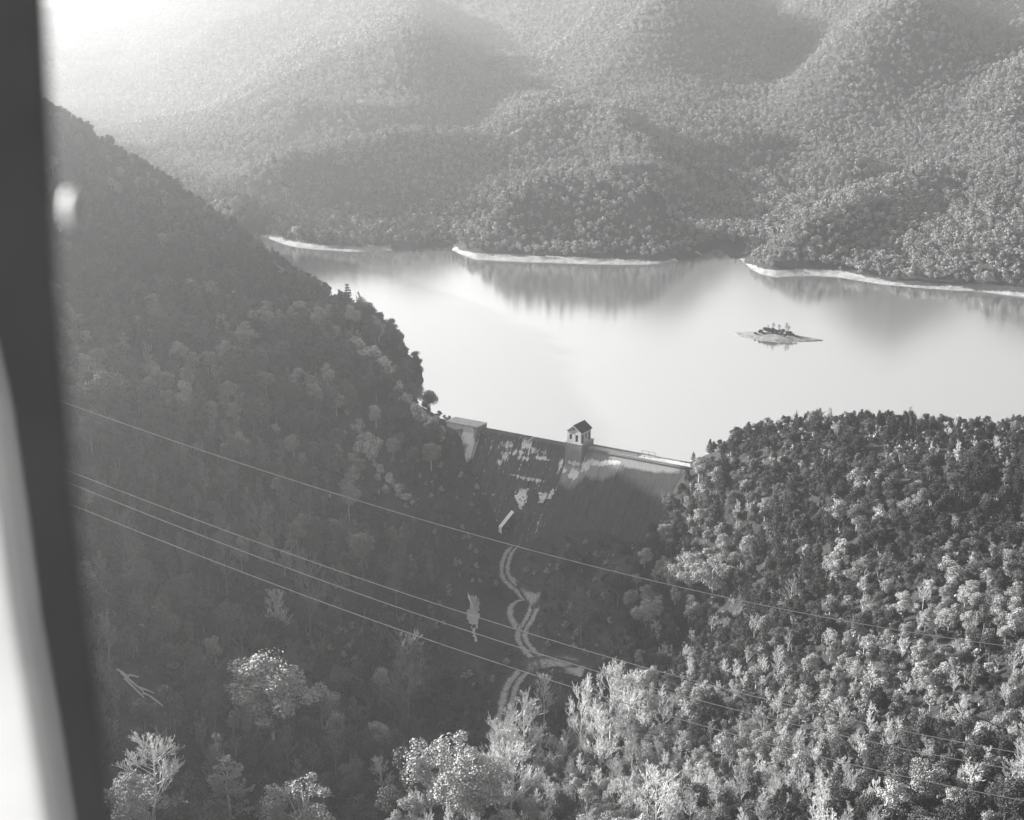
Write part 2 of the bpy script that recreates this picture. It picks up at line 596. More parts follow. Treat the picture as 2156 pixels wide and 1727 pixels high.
# ------------------------------------------------------------------ ground
ny, nx = GZ.shape
verts = np.stack([GXX, GYY, GZ], -1).reshape(-1, 3)
ii, jj = np.meshgrid(np.arange(nx - 1), np.arange(ny - 1))
a0 = (jj * nx + ii).ravel()
faces = np.stack([a0, a0 + 1, a0 + nx + 1, a0 + nx], -1)
m, nt, b = new_mat("forest_floor", 1.0)
geo = nt.nodes.new("ShaderNodeNewGeometry")
sx = nt.nodes.new("ShaderNodeSeparateXYZ")
nt.links.new(geo.outputs["Position"], sx.inputs[0])
n1 = noise_out(nt, 0.09, 8, 0.7, vec=geo.outputs["Position"])
n2 = noise_out(nt, 0.9, 8, 0.75, vec=geo.outputs["Position"])
floor_c = ramp(nt, math_node(nt, 'ADD', math_node(nt, 'MULTIPLY', n1, 0.5), math_node(nt, 'MULTIPLY', n2, 0.5)), [(0.35, 0.018), (0.5, 0.04), (0.66, 0.10)])
zj = math_node(nt, 'ADD', sx.outputs[2], math_node(nt, 'MULTIPLY', math_node(nt, 'SUBTRACT', n2, 0.5), 2.4))
n3 = noise_out(nt, 0.022, 3, 0.6, vec=geo.outputs["Position"])
wide_ = math_node(nt, 'MULTIPLY', math_node(nt, 'SUBTRACT', n3, 0.32), 6.5)
band = math_node(nt, 'LESS_THAN', zj, math_node(nt, 'MINIMUM', wide_, 1.35))
farther = math_node(nt, 'GREATER_THAN', sx.outputs[1], 420.0)
band = math_node(nt, 'MULTIPLY', band, farther)
def away_from(u, v, r):            # no bare bank at the heads of the two inlets
    c = PZ(u, v, 0)
    d = nt.nodes.new("ShaderNodeVectorMath")
    d.operation = 'DISTANCE'
    nt.links.new(geo.outputs["Position"], d.inputs[0])
    d.inputs[1].default_value = c
    return math_node(nt, 'GREATER_THAN', d.outputs["Value"], r)
for uu, vv, r_ in ((1512, 526, 15), (1550, 540, 5), (890, 522, 14), (1460, 545, 9)):
    band = math_node(nt, 'MULTIPLY', band, away_from(uu, vv, r_))
shore_c = ramp(nt, noise_out(nt, 0.25, 8, 0.7, vec=geo.outputs["Position"]), [(0.35, 0.18), (0.65, 0.44)])
cmix = mix_val(nt, band, floor_c, shore_c)
nt.links.new(cmix, b.inputs["Base Color"])
bump(nt, b, n2, 0.8, 0.6)
M['ground'] = m
ground = mesh_obj("ground", verts, faces, m, smooth=True)
tag(ground, "forested valley, ridges and mountains round the reservoir", kind='structure')

# ------------------------------------------------------------------ water
m, nt, b = new_mat("lake_water", 0.06)
b.inputs["Base Color"].default_value = (0.95, 0.95, 0.95, 1)
b.inputs["Metallic"].default_value = 0.9
b.inputs["IOR"].default_value = 1.6
b.inputs["Specular IOR Level"].default_value = 0.5
geo = nt.nodes.new("ShaderNodeNewGeometry")
mp = nt.nodes.new("ShaderNodeMapping")
mp.inputs["Scale"].default_value = (0.35, 1.0, 1.0)
nt.links.new(geo.outputs["Position"], mp.inputs[0])
nn = noise_out(nt, 0.6, 6, 0.7, vec=mp.outputs[0])
bump(nt, b, nn, 0.07, 0.3)
rr = noise_out(nt, 0.012, 4, 0.6, vec=mp.outputs[0])
rv = ramp(nt, rr, [(0.4, 0.05), (0.62, 0.09)])
nt.links.new(rv, b.inputs["Roughness"])
M['water'] = m
me = bpy.data.meshes.new("lake")
me.from_pydata([(x, y, 0) for x, y in LAKE], [], [list(range(len(LAKE)))])
me.materials.append(m)
lake = bpy.data.objects.new("lake", me)
COL.objects.link(lake)
for pgn in me.polygons:
    if pgn.normal.z < 0:
        pgn.flip()
tag(lake, "calm bright reservoir behind the dam", kind='structure')

# ------------------------------------------------------------------ haze
hb = MB()
hb.box(-1760, 1760, -520, 3080, -36, 330)
haze = hb.build("haze", None)
hm = bpy.data.materials.new("pale_air")
hm.use_nodes = True
hnt = hm.node_tree
for n in list(hnt.nodes):
    hnt.nodes.remove(n)
ho = hnt.nodes.new("ShaderNodeOutputMaterial")
hv = hnt.nodes.new("ShaderNodeVolumePrincipled")
hv.inputs["Color"].default_value = (1, 1, 1, 1)
hv.inputs["Density"].default_value = HAZE_DENSITY
hv.inputs["Anisotropy"].default_value = HAZE_G
hnt.links.new(hv.outputs[0], ho.inputs["Volume"])
haze.data.materials.append(hm)
tag(haze, "pale sunlit air over the valley", kind='stuff')
haze.display_type = 'WIRE'

# ------------------------------------------------------------------ dam
def at_dam(o):
    o.location = (DA.x, DA.y, 0)
    o.rotation_euler = (0, 0, DANG)
    return o
# local axes of the dam: x along the crest, -y downstream, z up
BAT = 0.66
def face_n(z, top):
    return -(2.2 + BAT * (top - z)) if z < top - 1.5 else -(2.2 + BAT * 1.5) + 0.5 * (z - top + 1.5) * 0.9

def dam_mat(name, dark_lo, dark_hi, stain_light_fn):
    m, nt, b = new_mat(name, 0.95)
    tc = nt.nodes.new("ShaderNodeTexCoord")
    vec = tc.outputs["Object"]
    mp = nt.nodes.new("ShaderNodeMapping")
    mp.inputs["Scale"].default_value = (1.6, 0.2, 0.28)
    nt.links.new(vec, mp.inputs[0])
    streak = noise_out(nt, 1.0, 7, 0.65, vec=mp.outputs[0])
    blot = noise_out(nt, 0.55, 7, 0.7, vec=vec)
    mp2 = nt.nodes.new("ShaderNodeMapping")
    mp2.inputs["Scale"].default_value = (1.0, 0.5, 0.55)
    nt.links.new(vec, mp2.inputs[0])
    fine = noise_out(nt, 1.9, 6, 0.75, vec=mp2.outputs[0])
    f = math_node(nt, 'ADD', math_node(nt, 'MULTIPLY', streak, 0.55), math_node(nt, 'MULTIPLY', blot, 0.45))
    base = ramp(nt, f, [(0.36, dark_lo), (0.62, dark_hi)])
    sep = nt.nodes.new("ShaderNodeSeparateXYZ")
    nt.links.new(vec, sep.inputs[0])
    mask = stain_light_fn(nt, sep, streak, blot, fine)
    white = ramp(nt, fine, [(0.3, 0.48), (0.7, 0.72)])
    nt.links.new(mix_val(nt, mask, base, white), b.inputs["Base Color"])
    bump(nt, b, blot, 0.4, 0.1)
    return m

def blob(nt, sep, cx_, cz, rx, rz):
    a = math_node(nt, 'DIVIDE', math_node(nt, 'SUBTRACT', sep.outputs[0], cx_), rx)
    c = math_node(nt, 'DIVIDE', math_node(nt, 'SUBTRACT', sep.outputs[2], cz), rz)
    q = math_node(nt, 'ADD', math_node(nt, 'MULTIPLY', a, a), math_node(nt, 'MULTIPLY', c, c))
    return math_node(nt, 'SUBTRACT', 1.0, q, clamp=True)

def sum_nodes(nt, xs):
    s = xs[0]
    for x in xs[1:]:
        s = math_node(nt, 'MAXIMUM', s, x)
    return s

def loc_face(u, v):
    p = Vector(on_face(u, v))
    return (p - DA).dot(d_ex), p.z
def px_blobs(lst):
    out = []
    for (u, v, ru, rv) in lst:
        s_, z_ = loc_face(u, v)
        out.append((s_, z_, ru / 7.4, rv / 7.6))
    return out
def stains_spill(nt, sep, streak, blot, fine):
    bl = [blob(nt, sep, *q) for q in px_blobs(((1064, 938, 16, 9), (1107, 938, 18, 12), (1125, 951, 24, 8), (1062, 958, 14, 14), (1085, 955, 24, 7),
                                               (1048, 974, 8, 8), (1136, 966, 20, 5), (1175, 983, 6, 18), (1097, 966, 20, 6), (1110, 1010, 50, 4), (1190, 1000, 14, 14)))]
    m_ = sum_nodes(nt, bl)
    s = math_node(nt, 'ADD', math_node(nt, 'MULTIPLY', m_, 0.20), math_node(nt, 'ADD', math_node(nt, 'MULTIPLY', streak, 0.75), math_node(nt, 'MULTIPLY', fine, 0.85)))
    return ramp(nt, s, [(0.92, 0.0), (1.04, 1.0)])

def stains_and_sun_right(nt, sep, streak, blot, fine):
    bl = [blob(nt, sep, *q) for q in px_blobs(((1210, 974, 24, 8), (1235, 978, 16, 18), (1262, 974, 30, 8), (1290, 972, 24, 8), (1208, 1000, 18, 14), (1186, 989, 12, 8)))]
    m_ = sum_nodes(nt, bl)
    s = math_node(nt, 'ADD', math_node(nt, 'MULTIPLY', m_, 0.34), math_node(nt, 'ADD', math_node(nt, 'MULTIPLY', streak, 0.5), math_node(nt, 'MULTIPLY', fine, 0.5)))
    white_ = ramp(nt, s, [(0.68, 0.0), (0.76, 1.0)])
    # sunlit band above the ridge's cast shadow, painted in as a paler top
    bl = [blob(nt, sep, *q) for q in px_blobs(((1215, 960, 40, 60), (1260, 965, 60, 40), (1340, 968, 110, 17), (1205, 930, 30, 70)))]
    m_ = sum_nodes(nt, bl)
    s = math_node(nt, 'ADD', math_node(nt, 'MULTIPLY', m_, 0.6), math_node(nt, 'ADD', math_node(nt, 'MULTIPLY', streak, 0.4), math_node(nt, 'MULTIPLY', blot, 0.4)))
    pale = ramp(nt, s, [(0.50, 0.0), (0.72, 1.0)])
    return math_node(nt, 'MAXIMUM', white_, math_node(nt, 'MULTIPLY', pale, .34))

def stains_block(nt, sep, streak, blot, fine):
    bl = [blob(nt, sep, *q) for q in ((-2.6, 0.0, 2.4, 3.0), (-0.8, -3.0, 1.5, 4.0), (-7.0, 1.4, 5.0, 0.9))]
    m_ = sum_nodes(nt, bl)
    s = math_node(nt, 'ADD', math_node(nt, 'MULTIPLY', m_, 0.36), math_node(nt, 'ADD', math_node(nt, 'MULTIPLY', streak, 0.5), math_node(nt, 'MULTIPLY', blot, 0.5)))
    return ramp(nt, s, [(0.58, 0.0), (0.68, 1.0)])

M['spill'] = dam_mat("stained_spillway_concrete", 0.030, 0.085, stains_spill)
M['pier'] = dam_mat("streaked_concrete_painted_shade", 0.025, 0.075, stains_and_sun_right)  # dark base paints the ridge's cast shadow into the lower face
M['block'] = dam_mat("abutment_concrete", 0.10, 0.24, stains_block)
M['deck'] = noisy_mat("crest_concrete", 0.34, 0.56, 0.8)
M['foam'] = noisy_mat("white_water", 0.74, 0.9, 4, 0.6, 0.8, 0.15)

dam = at_dam(empty("concrete_dam", (0, 0, 0)))
tag(dam, "concrete gravity dam with a dark stained spillway face closing the valley", "dam")

def prism(mb, s0, s1, prof):       # profile in (n, z), swept along s
    k = len(prof)
    vs = [(s0, n, z) for n, z in prof] + [(s1, n, z) for n, z in prof]
    fs = [tuple(range(k)), tuple(range(k, 2 * k))[::-1]]
    for i in range(k):
        j = (i + 1) % k
        fs.append((i, i + k, j + k, j))
    mb.add(vs, [f[::-1] for f in fs])

best = None
for s_ in np.arange(18, 32, .1):   # where the downstream corner of the gatehouse has to stand
    for z_ in np.arange(1.0, 4.0, .1):
        q_ = dam_w(s_, 4.1, z_)
        uu, vv = project(q_.x, q_.y, q_.z)
        e_ = math.hypot(uu - 1194, vv - 930)
        if best is None or e_ < best[0]:
            best = (e_, s_, z_)
SH, PT = float(best[1]) - .3, float(best[2])        # spillway length and pier top
TW = 4.5                           # pier width
CR = 1.0
def profile(top, w, extra=0.0):
    return [(0.6, -31), (0.6, top), (-w, top), (-(w + 0.5), top - 0.9), (-(w + 0.5 + BAT * (top - 0.9 + 31)) - extra, -31)]

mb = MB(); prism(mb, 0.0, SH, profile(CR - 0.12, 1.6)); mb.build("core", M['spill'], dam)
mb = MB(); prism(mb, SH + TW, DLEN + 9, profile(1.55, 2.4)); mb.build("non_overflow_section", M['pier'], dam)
rnd = random.Random(4)
# concrete lifts on the spillway face, each poured block proud of the core with open joints between
cols = [0.0, 4.1, 8.2, 12.2, 16.4, 20.8, SH]
lifts = [CR - 0.9, -3.2, -7.4, -11.8, -16.4, -21.0, -26.0]
def slope_n(z):
    return -(1.6 + 0.5 + BAT * (CR - 0.12 - 0.9 - z))
for i in range(6):
    cap_ = MB()
    cap_.hexa([(cols[i] + .03, -2.3, CR - .9), (cols[i + 1] - .03, -2.3, CR - .9), (cols[i + 1] - .03, .7, CR - .9), (cols[i] + .03, .7, CR - .9),
               (cols[i] + .03, -1.9, CR + .02), (cols[i + 1] - .03, -1.9, CR + .02), (cols[i + 1] - .03, .7, CR + .1), (cols[i] + .03, .7, CR + .1)])
    cap_.build("crest_block", M['spill'], dam)
    for j in range(6):
        z1, z0 = lifts[j] - .03, lifts[j + 1] + .03
        p = rnd.uniform(0.08, 0.2)
        a0_, a1_ = cols[i] + .04, cols[i + 1] - .04
        q = MB()
        q.hexa([(a0_, slope_n(z0) - p, z0), (a1_, slope_n(z0) - p, z0), (a1_, slope_n(z0) + .3, z0), (a0_, slope_n(z0) + .3, z0),
                (a0_, slope_n(z1) - p, z1), (a1_, slope_n(z1) - p, z1), (a1_, slope_n(z1) + .3, z1), (a0_, slope_n(z1) + .3, z1)])
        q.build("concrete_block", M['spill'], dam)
rc = [SH + TW + .1 + k * (DLEN + 6 - SH - TW) / 6 for k in range(7)]
rl = [-1.2, -5.4, -9.8, -14.4, -19.2]
def slope_r(z):
    return -(2.4 + .5 + BAT * (1.55 - .9 - z))
for i in range(6):
    for j in range(4):
        z1, z0 = rl[j] - .03, rl[j + 1] + .03
        p = rnd.uniform(.06, .16)
        a0_, a1_ = rc[i] + .04, rc[i + 1] - .04
        q = MB()
        q.hexa([(a0_, slope_r(z0) - p, z0), (a1_, slope_r(z0) - p, z0), (a1_, slope_r(z0) + .3, z0), (a0_, slope_r(z0) + .3, z0),
                (a0_, slope_r(z1) - p, z1), (a1_, slope_r(z1) - p, z1), (a1_, slope_r(z1) + .3, z1), (a0_, slope_r(z1) + .3, z1)])
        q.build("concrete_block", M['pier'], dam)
# the pier under the gatehouse
mb = MB()
PN = -6.4
prism(mb, SH, SH + TW, [(1.4, -31), (1.4, PT - .25), (PN + 2.0, PT - .25), (PN + 1.7, -2.6), (-6.2, -4.6), (-3.5 - BAT * 31.1, -31)])
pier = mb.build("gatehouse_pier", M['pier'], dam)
mb = MB(); mb.box(SH - .12, SH + TW + .12, PN + 1.85, 1.5, PT - .25, PT); mb.build("pier_cap", M['deck'], dam)
# walkway slab, low parapet and coping on the right of the gatehouse
mb = MB(); mb.box(SH + TW + .15, DLEN + 9, -2.75, .75, 1.56, 1.72); mb.build("crest_walkway", M['deck'], dam)
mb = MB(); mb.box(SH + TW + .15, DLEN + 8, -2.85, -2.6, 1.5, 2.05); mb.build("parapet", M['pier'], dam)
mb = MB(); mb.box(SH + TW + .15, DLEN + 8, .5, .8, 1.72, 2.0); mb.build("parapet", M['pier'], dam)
# the taller abutment block on the left
mb = MB()
prism(mb, -9.5, -0.7, [(0.6, -31), (0.6, 2.15), (-3.4, 2.15), (-3.4, 0.4), (-6.6, -4.5), (-20, -31)])
mb.build("abutment_block", M['block'], dam)
mb = MB(); mb.box(-9.7, 0.0, -3.7, .8, 2.16, 2.42); mb.build("abutment_slab", M['deck'], dam)
mb = MB()
mb.hexa([(-.7, -6.9, -5), (0.02, -6.9, -5), (.02, .6, -5), (-.7, .6, -5), (-.7, -3.5, 2.15), (0.02, -3.5, 2.15), (.02, .6, 2.15), (-.7, .6, 2.15)])
mb.build("training_wall", M['block'], dam)
# outlet opening in the face, the sheet of water under it and the chute
def wsheet(name, pts_uvzn, mat, thick=0.18):
    pass
def face_pt(s, z, off=0.35):
    return (s, slope_n(z) - off, z)
mb = MB()
os_, zb = loc_face(1090, 1026)
zt = zb + 2.6
mb.hexa([(os_, slope_n(zb) - .9, zb), (os_ + 2.4, slope_n(zb) - .9, zb), (os_ + 2.4, slope_n(zb) + .2, zb), (os_, slope_n(zb) + .2, zb),
         (os_ + .1, slope_n(zt) - .6, zt), (os_ + 2.5, slope_n(zt) - .6, zt), (os_ + 2.5, slope_n(zt) + .2, zt), (os_ + .1, slope_n(zt) + .2, zt)])
mb.build("outlet_hood", M['spill'], dam)

def ragged_sheet(name, rows, seed, mat, parent, off=0.34):
    r = random.Random(seed)
    v, f = [], []
    nn_ = 12
    fine_rows = []
    for (a, b_) in zip(rows[:-1], rows[1:]):
        for k in range(5):
            t = k / 5
            fine_rows.append([a[q] + (b_[q] - a[q]) * t for q in range(3)])
    fine_rows.append(list(rows[-1]))
    for (z, s0, s1) in fine_rows:
        s0 += r.uniform(-.28, .28)
        s1 += r.uniform(-.28, .28)
        for k in range(nn_ + 1):
            s = s0 + (s1 - s0) * k / nn_
            v.append(face_pt(s, z + r.uniform(-.15, .15), off + r.uniform(0, .28) if 0 < k < nn_ else -.02))
    for i in range(len(fine_rows) - 1):
        for k in range(nn_):
            if r.random() < 0.07:
                continue
            a = i * (nn_ + 1) + k
            f.append((a, a + nn_ + 1, a + nn_ + 2, a + 1))
    return mesh_obj(name, v, f, mat, parent)
cascade = tag(at_dam(empty("water_cascade", (0, 0, 0))), "white water fanning down the dark dam face below the outlet", "cascade")
def px_rows(lst):
    out = []
    for (u0, u1, v) in lst:
        a_, b_ = loc_face(u0, v), loc_face(u1, v)
        out.append(((a_[1] + b_[1]) / 2, a_[0], b_[0]))
    return out
ragged_sheet("water_sheet", px_rows([(1091, 1111, 1027), (1090, 1108, 1036), (1079, 1108, 1048), (1082, 1107, 1056), (1088, 1102, 1063), (1091, 1096, 1073)]), 3, M['foam'], cascade)
side = tag(at_dam(empty("side_cascade", (0, 0, 0))), "smaller white splash of water right of the main cascade at the foot of the dam", "cascade")
ragged_sheet("water_sheet", px_rows([(1130, 1150, 1038), (1133, 1150, 1046), (1133, 1146, 1053), (1132, 1141, 1060)]), 9, M['foam'], side, 0.5)
ragged_sheet("water_sheet", px_rows([(1161, 1165, 1031), (1154, 1164, 1041), (1149, 1158, 1051)]), 12, M['foam'], side, 0.5)

# railing posts on the walkway
rail = tag(at_dam(empty("walkway_railing", (0, 0, 0))), "thin metal railing frame standing on the dam crest near the right abutment", "railing")
for s in (44.5, 46.2, 47.9):
    if s < DLEN + 6:
        q = MB(); q.tube([(s - DLEN * 0 , -2.3, 1.7), (s, -2.3, 3.1)], [.06, .06], 5); q.build("post", M['steel'], rail)
        q = MB(); q.tube([(s, -.2, 1.7), (s, -.2, 3.1)], [.06, .06], 5); q.build("post", M['steel'], rail)
for n_ in (-2.3, -.2):
    for z in (2.4, 3.06):
        q = MB(); q.tube([(44.5, n_, z), (47.9, n_, z)], [.045, .045], 5); q.build("rail", M['steel'], rail)

# ------------------------------------------------------------------ gatehouse on the pier
gh = tag(at_dam(empty("gatehouse", (0, 0, 0))), "small pale gatehouse with a dark gable roof standing on the dam pier", "gatehouse")
gs0, gs1 = SH + .3, SH + TW - .45        # width of the gable
gn0, gn1 = PN + 2.3, 0.75                 # gable wall downstream, back wall
gz0, gz1 = PT, PT + 2.75
gm = (gs0 + gs1) / 2
apex = gz1 + 1.35
def wall_with_holes(name, axis_, c0, c1, fixed0, fixed1, z0, z1, holes, mat, parent, gable=None):
    # wall of separate piers and bands so the openings are real; c runs along the wall
    q = MB()
    xs = sorted(set([c0, c1] + [h[0] for h in holes] + [h[1] for h in holes]))
    for a, b_ in zip(xs[:-1], xs[1:]):
        hs = [h for h in holes if h[0] <= a + 1e-6 and h[1] >= b_ - 1e-6]
        segs = [(z0, z1)]
        if hs:
            h = hs[0]
            segs = [(z0, h[2]), (h[3], z1)]
        for u0, u1 in segs:
            if u1 - u0 < 1e-3:
                continue
            if axis_ == 'x':
                q.box(a, b_, fixed0, fixed1, u0, u1)
            else:
                q.box(fixed0, fixed1, a, b_, u0, u1)
    if gable:
        (a, am, b_, za, zt_) = gable
        q.add([(a, fixed0, za), (b_, fixed0, za), (am, fixed0, zt_), (a, fixed1, za), (b_, fixed1, za), (am, fixed1, zt_)],
              [(0, 1, 2), (3, 5, 4), (0, 2, 5, 3), (1, 4, 5, 2), (0, 3, 4, 1)])
    return q.build(name, mat, parent)
T = .3
gw = gs1 - gs0
holes_front = [(gs0 + gw * .17, gs0 + gw * .36, gz0 + .75, gz0 + 2.05), (gs0 + gw * .60, gs0 + gw * .80, gz0 + .3, gz0 + 2.0)]
wall_with_holes("gable_wall", 'x', gs0, gs1, gn0, gn0 + T, gz0, gz1, holes_front, M['wall'], gh, (gs0, gm, gs1, gz1, apex))
wall_with_holes("gable_wall", 'x', gs0, gs1, gn1 - T, gn1, gz0, gz1, [], M['wall'], gh, (gs0, gm, gs1, gz1, apex))
gl = gn1 - gn0
holes_side = [(gn0 + gl * .10, gn0 + gl * .30, gz0 + .02, gz0 + 2.05), (gn0 + gl * .45, gn0 + gl * .60, gz0 + .75, gz0 + 2.05), (gn0 + gl * .76, gn0 + gl * .92, gz0 + .02, gz0 + 2.1)]
wall_with_holes("side_wall", 'y', gn0 + T, gn1 - T, gs1 - T, gs1, gz0, gz1, holes_side, M['wall'], gh)
wall_with_holes("side_wall", 'y', gn0 + T, gn1 - T, gs0, gs0 + T, gz0, gz1, holes_side[1:2], M['wall'], gh)
def window(name, ax, h, fx, parent, muntins=True, mat=None):
    fr = MB()
    c0, c1, z0, z1 = h
    w_ = .07
    def bx(a, b_, za, zb_, d0, d1, qq):
        if ax == 'x':
            qq.box(a, b_, d0, d1, za, zb_)
        else:
            qq.box(d0, d1, a, b_, za, zb_)
    for (a, b_, za, zb_) in ((c0, c0 + w_, z0, z1), (c1 - w_, c1, z0, z1), (c0 + w_, c1 - w_, z0, z0 + w_), (c0 + w_, c1 - w_, z1 - w_, z1)):
        bx(a, b_, za, zb_, fx[0], fx[1], fr)
    f_ = fr.build(name, M['trimwhite'] if mat is None else mat, parent)
    pa = MB()
    bx(c0 + w_, c1 - w_, z0 + w_, z1 - w_, fx[2], fx[3], pa)
    pa.build("pane" if name == "window" else "door_panel", M['glass'], f_)
    if muntins:
        mu = MB()
        zc = (z0 + z1) / 2
        bx(c0 + w_, c1 - w_, zc - .025, zc + .025, fx[0] + (fx[2] - fx[0]) * .2, fx[2] - (fx[2] - fx[0]) * .2, mu)
        mu.build("muntin", M['steel'], f_)
for h in holes_front:
    window("window", 'x', h, (gn0 + .06, gn0 + .16, gn0 + .17, gn0 + .21), gh, mat=M['steel'])
for k, h in enumerate(holes_side):
    window("window" if k == 1 else "door", 'y', h, (gs1 - .06, gs1 - .16, gs1 - .17, gs1 - .21), gh, k == 1, M['steel'])
# attic louvre
q = MB(); q.box(gm - .22, gm + .22, gn0 - .04, gn0 - .004, gz1 + .3, gz1 + .8); q.build("attic_vent", M['steel'], gh)
# roof with overhang, each slope a slab with courses of slates standing proud
ov = .3
rise = apex - gz1
half = (gs1 - gs0) / 2
def roof_pt(side_, t, n_, lift):
    # t from 0 at the ridge to 1 at the eave
    hh = half + .28
    s = gm + side_ * hh * t
    z = apex + .1 + lift - rise * (hh / half) * t
    return (s, n_, z)
for sd in (-1, 1):
    q = MB()
    A0 = [roof_pt(sd, 0, gn0 - ov, 0), roof_pt(sd, 1, gn0 - ov, 0), roof_pt(sd, 1, gn1 + ov, 0), roof_pt(sd, 0, gn1 + ov, 0)]
    B0 = [(p[0], p[1], p[2] + .1) for p in A0]
    q.hexa(A0 + B0)
    rf = q.build("roof_slope", M['roof'], gh)
    for k in range(7):
        t0_, t1_ = k / 7, (k + 1) / 7
        c = MB()
        A0 = [roof_pt(sd, t0_ + .01, gn0 - ov - .01, .104), roof_pt(sd, t1_, gn0 - ov - .01, .104), roof_pt(sd, t1_, gn1 + ov + .01, .104), roof_pt(sd, t0_ + .01, gn1 + ov + .01, .104)]
        B0 = [(p[0], p[1], p[2] + (.012 if i in (0, 3) else .05)) for i, p in enumerate(A0)]
        c.hexa(A0 + B0)
        c.build("shingle_course", M['roof'], rf)
q = MB(); q.box(gm - .09, gm + .09, gn0 - ov - .02, gn1 + ov + .02, apex + .2, apex + .32); q.build("ridge_cap", M['roof'], gh)
for sd in (-1, 1):
    q = MB()
    p0, p1 = roof_pt(sd, 0, gn0 - ov - .05, -.03), roof_pt(sd, 1.0, gn0 - ov - .05, -.03)
    q.hexa([p0, p1, (p1[0], p1[1] + .035, p1[2]), (p0[0], p0[1] + .035, p0[2]), (p0[0], p0[1], p0[2] + .15), (p1[0], p1[1], p1[2] + .15),
            (p1[0], p1[1] + .035, p1[2] + .15), (p0[0], p0[1] + .035, p0[2] + .15)])
    q.build("verge_board", M['trimwhite'], gh)

# concrete chute at the toe, full of white water
chute = empty("outlet_chute", (0, 0, 0))
tag(chute, "bright narrow chute running down from the foot of the dam", "chute")
c_top, c_bot = Vector(on_face(1080, 1080, -.6)), Vector(on_face(1053, 1113, -1.2))
c_top.z += .45; c_bot.z += .35
dv = c_bot - c_top
sd = Vector((-dv.y, dv.x, 0)).normalized()
for nm, off0, off1, up0, up1, mt in (("bed", -.85, .85, -1.5, .0, M['foam']), ("side_wall", .85, 1.0, -1.5, .15, M['spill']), ("side_wall", -1.0, -.85, -1.5, .15, M['spill'])):
    q = MB()
    pts = []
    for up in (up0, up1):
        for (pp, oo) in ((c_top, off0), (c_top, off1), (c_bot, off1), (c_bot, off0)):
            e = pp + sd * oo
            pts.append((e.x, e.y, e.z + up))
    q.hexa(pts)
    q.build(nm, mt, chute)

# ------------------------------------------------------------------ dirt track with two wheel ruts
def c3(cx_, cy_):
    return ((1200 + cx_ / 2.1756) / 1.3284, (1500 + cy_ / 2.1756) / 1.3284)
def smooth_line(pts, n=8):
    out = []
    m_ = len(pts)
    for i in range(m_ - 1):
        p0, p1, p2, p3 = (np.array(pts[max(i - 1, 0)]), np.array(pts[i]), np.array(pts[i + 1]), np.array(pts[min(i + 2, m_ - 1)]))
        for k in range(n):
            t = k / n
            out.append(tuple(0.5 * ((2 * p1) + (-p0 + p2) * t + (2 * p0 - 5 * p1 + 4 * p2 - p3) * t * t + (-p0 + 3 * p1 - 3 * p2 + p3) * t ** 3)))
    out.append(tuple(pts[-1]))
    return out
def drape(name, px_pts, offs, width, mat, label_=None, parent=None, lift=.16, taper=True, seed=1):
    r = random.Random(seed)
    w3 = [hit(*c3(*p)) for p in px_pts]
    line = smooth_line([(p[0], p[1]) for p in w3], 10)
    # resample evenly
    d = [0]
    for a, b_ in zip(line[:-1], line[1:]):
        d.append(d[-1] + math.hypot(b_[0] - a[0], b_[1] - a[1]))
    L = np.arange(0, d[-1], .5)
    lx = np.interp(L, d, [p[0] for p in line])
    ly = np.interp(L, d, [p[1] for p in line])
    tx, ty = np.gradient(lx), np.gradient(ly)
    tl = np.hypot(tx, ty) + 1e-9
    nx_, ny_ = -ty / tl, tx / tl
    v, f = [], []
    K_ = 8
    width = width * 2.0
    wear = []
    for i in range(len(L)):
        e = min(1, i / 6 + .15, (len(L) - 1 - i) / 6 + .15) if taper else 1
        w_ = width * e * r.uniform(.8, 1.2)
        o_ = offs + r.uniform(-.06, .06)
        for k in range(K_ + 1):
            q = o_ + (k / K_ - .5) * w_
            x, y = lx[i] + nx_[i] * q, ly[i] + ny_[i] * q
            v.append((x, y, float(hz(x, y)) + lift))
            wear.append((1 - abs(k / K_ * 2 - 1) ** 2.2) * 1.05)
    for i in range(len(L) - 1):
        for k in range(K_):
            a = i * (K_ + 1) + k
            f.append((a, a + K_ + 1, a + K_ + 2, a + 1))
    o = mesh_obj(name, v, f, M['rut'], parent)
    o.data.attributes.new('wear', 'FLOAT', 'POINT').data.foreach_set('value', wear)
    return o, list(zip(lx, ly))
ROAD = []
routes = [
    [(545, 50), (490, 110), (462, 180), (465, 245), (505, 300), (560, 345), (620, 390)],
    [(645, 400), (635, 450), (608, 510), (575, 570), (562, 620), (590, 680), (640, 730), (700, 760), (780, 775)],
    [(780, 780), (700, 785), (610, 810), (545, 860), (500, 930), (478, 1010), (458, 1090), (430, 1180), (418, 1260)],
    [(560, 590), (520, 540), (495, 490), (500, 430), (545, 398), (600, 395)],
    [(700, 762), (780, 770), (860, 785), (905, 830), (925, 860)],
]
road = tag(empty("dirt_track", (0, 0, 0)), kind='structure')
road['label'] = "pale dirt track with two wheel ruts winding up the valley floor to the dam"
for ri, rt in enumerate(routes):
    if ri < 3:
        _, ln = drape("wheel_rut", rt, -(.72, .8, .95)[ri], (.75, .85, 1.05)[ri], M['track'], parent=road, seed=ri)
        drape("wheel_rut", rt, (.72, .8, .95)[ri], (.75, .85, 1.05)[ri], M['track'], parent=road, seed=ri + 10)
    else:
        _, ln = drape("wheel_rut", rt, 0, 1.0 if ri == 3 else 2.4, M['track' if ri == 3 else 'dirt'], parent=road, seed=ri)
    ROAD += ln
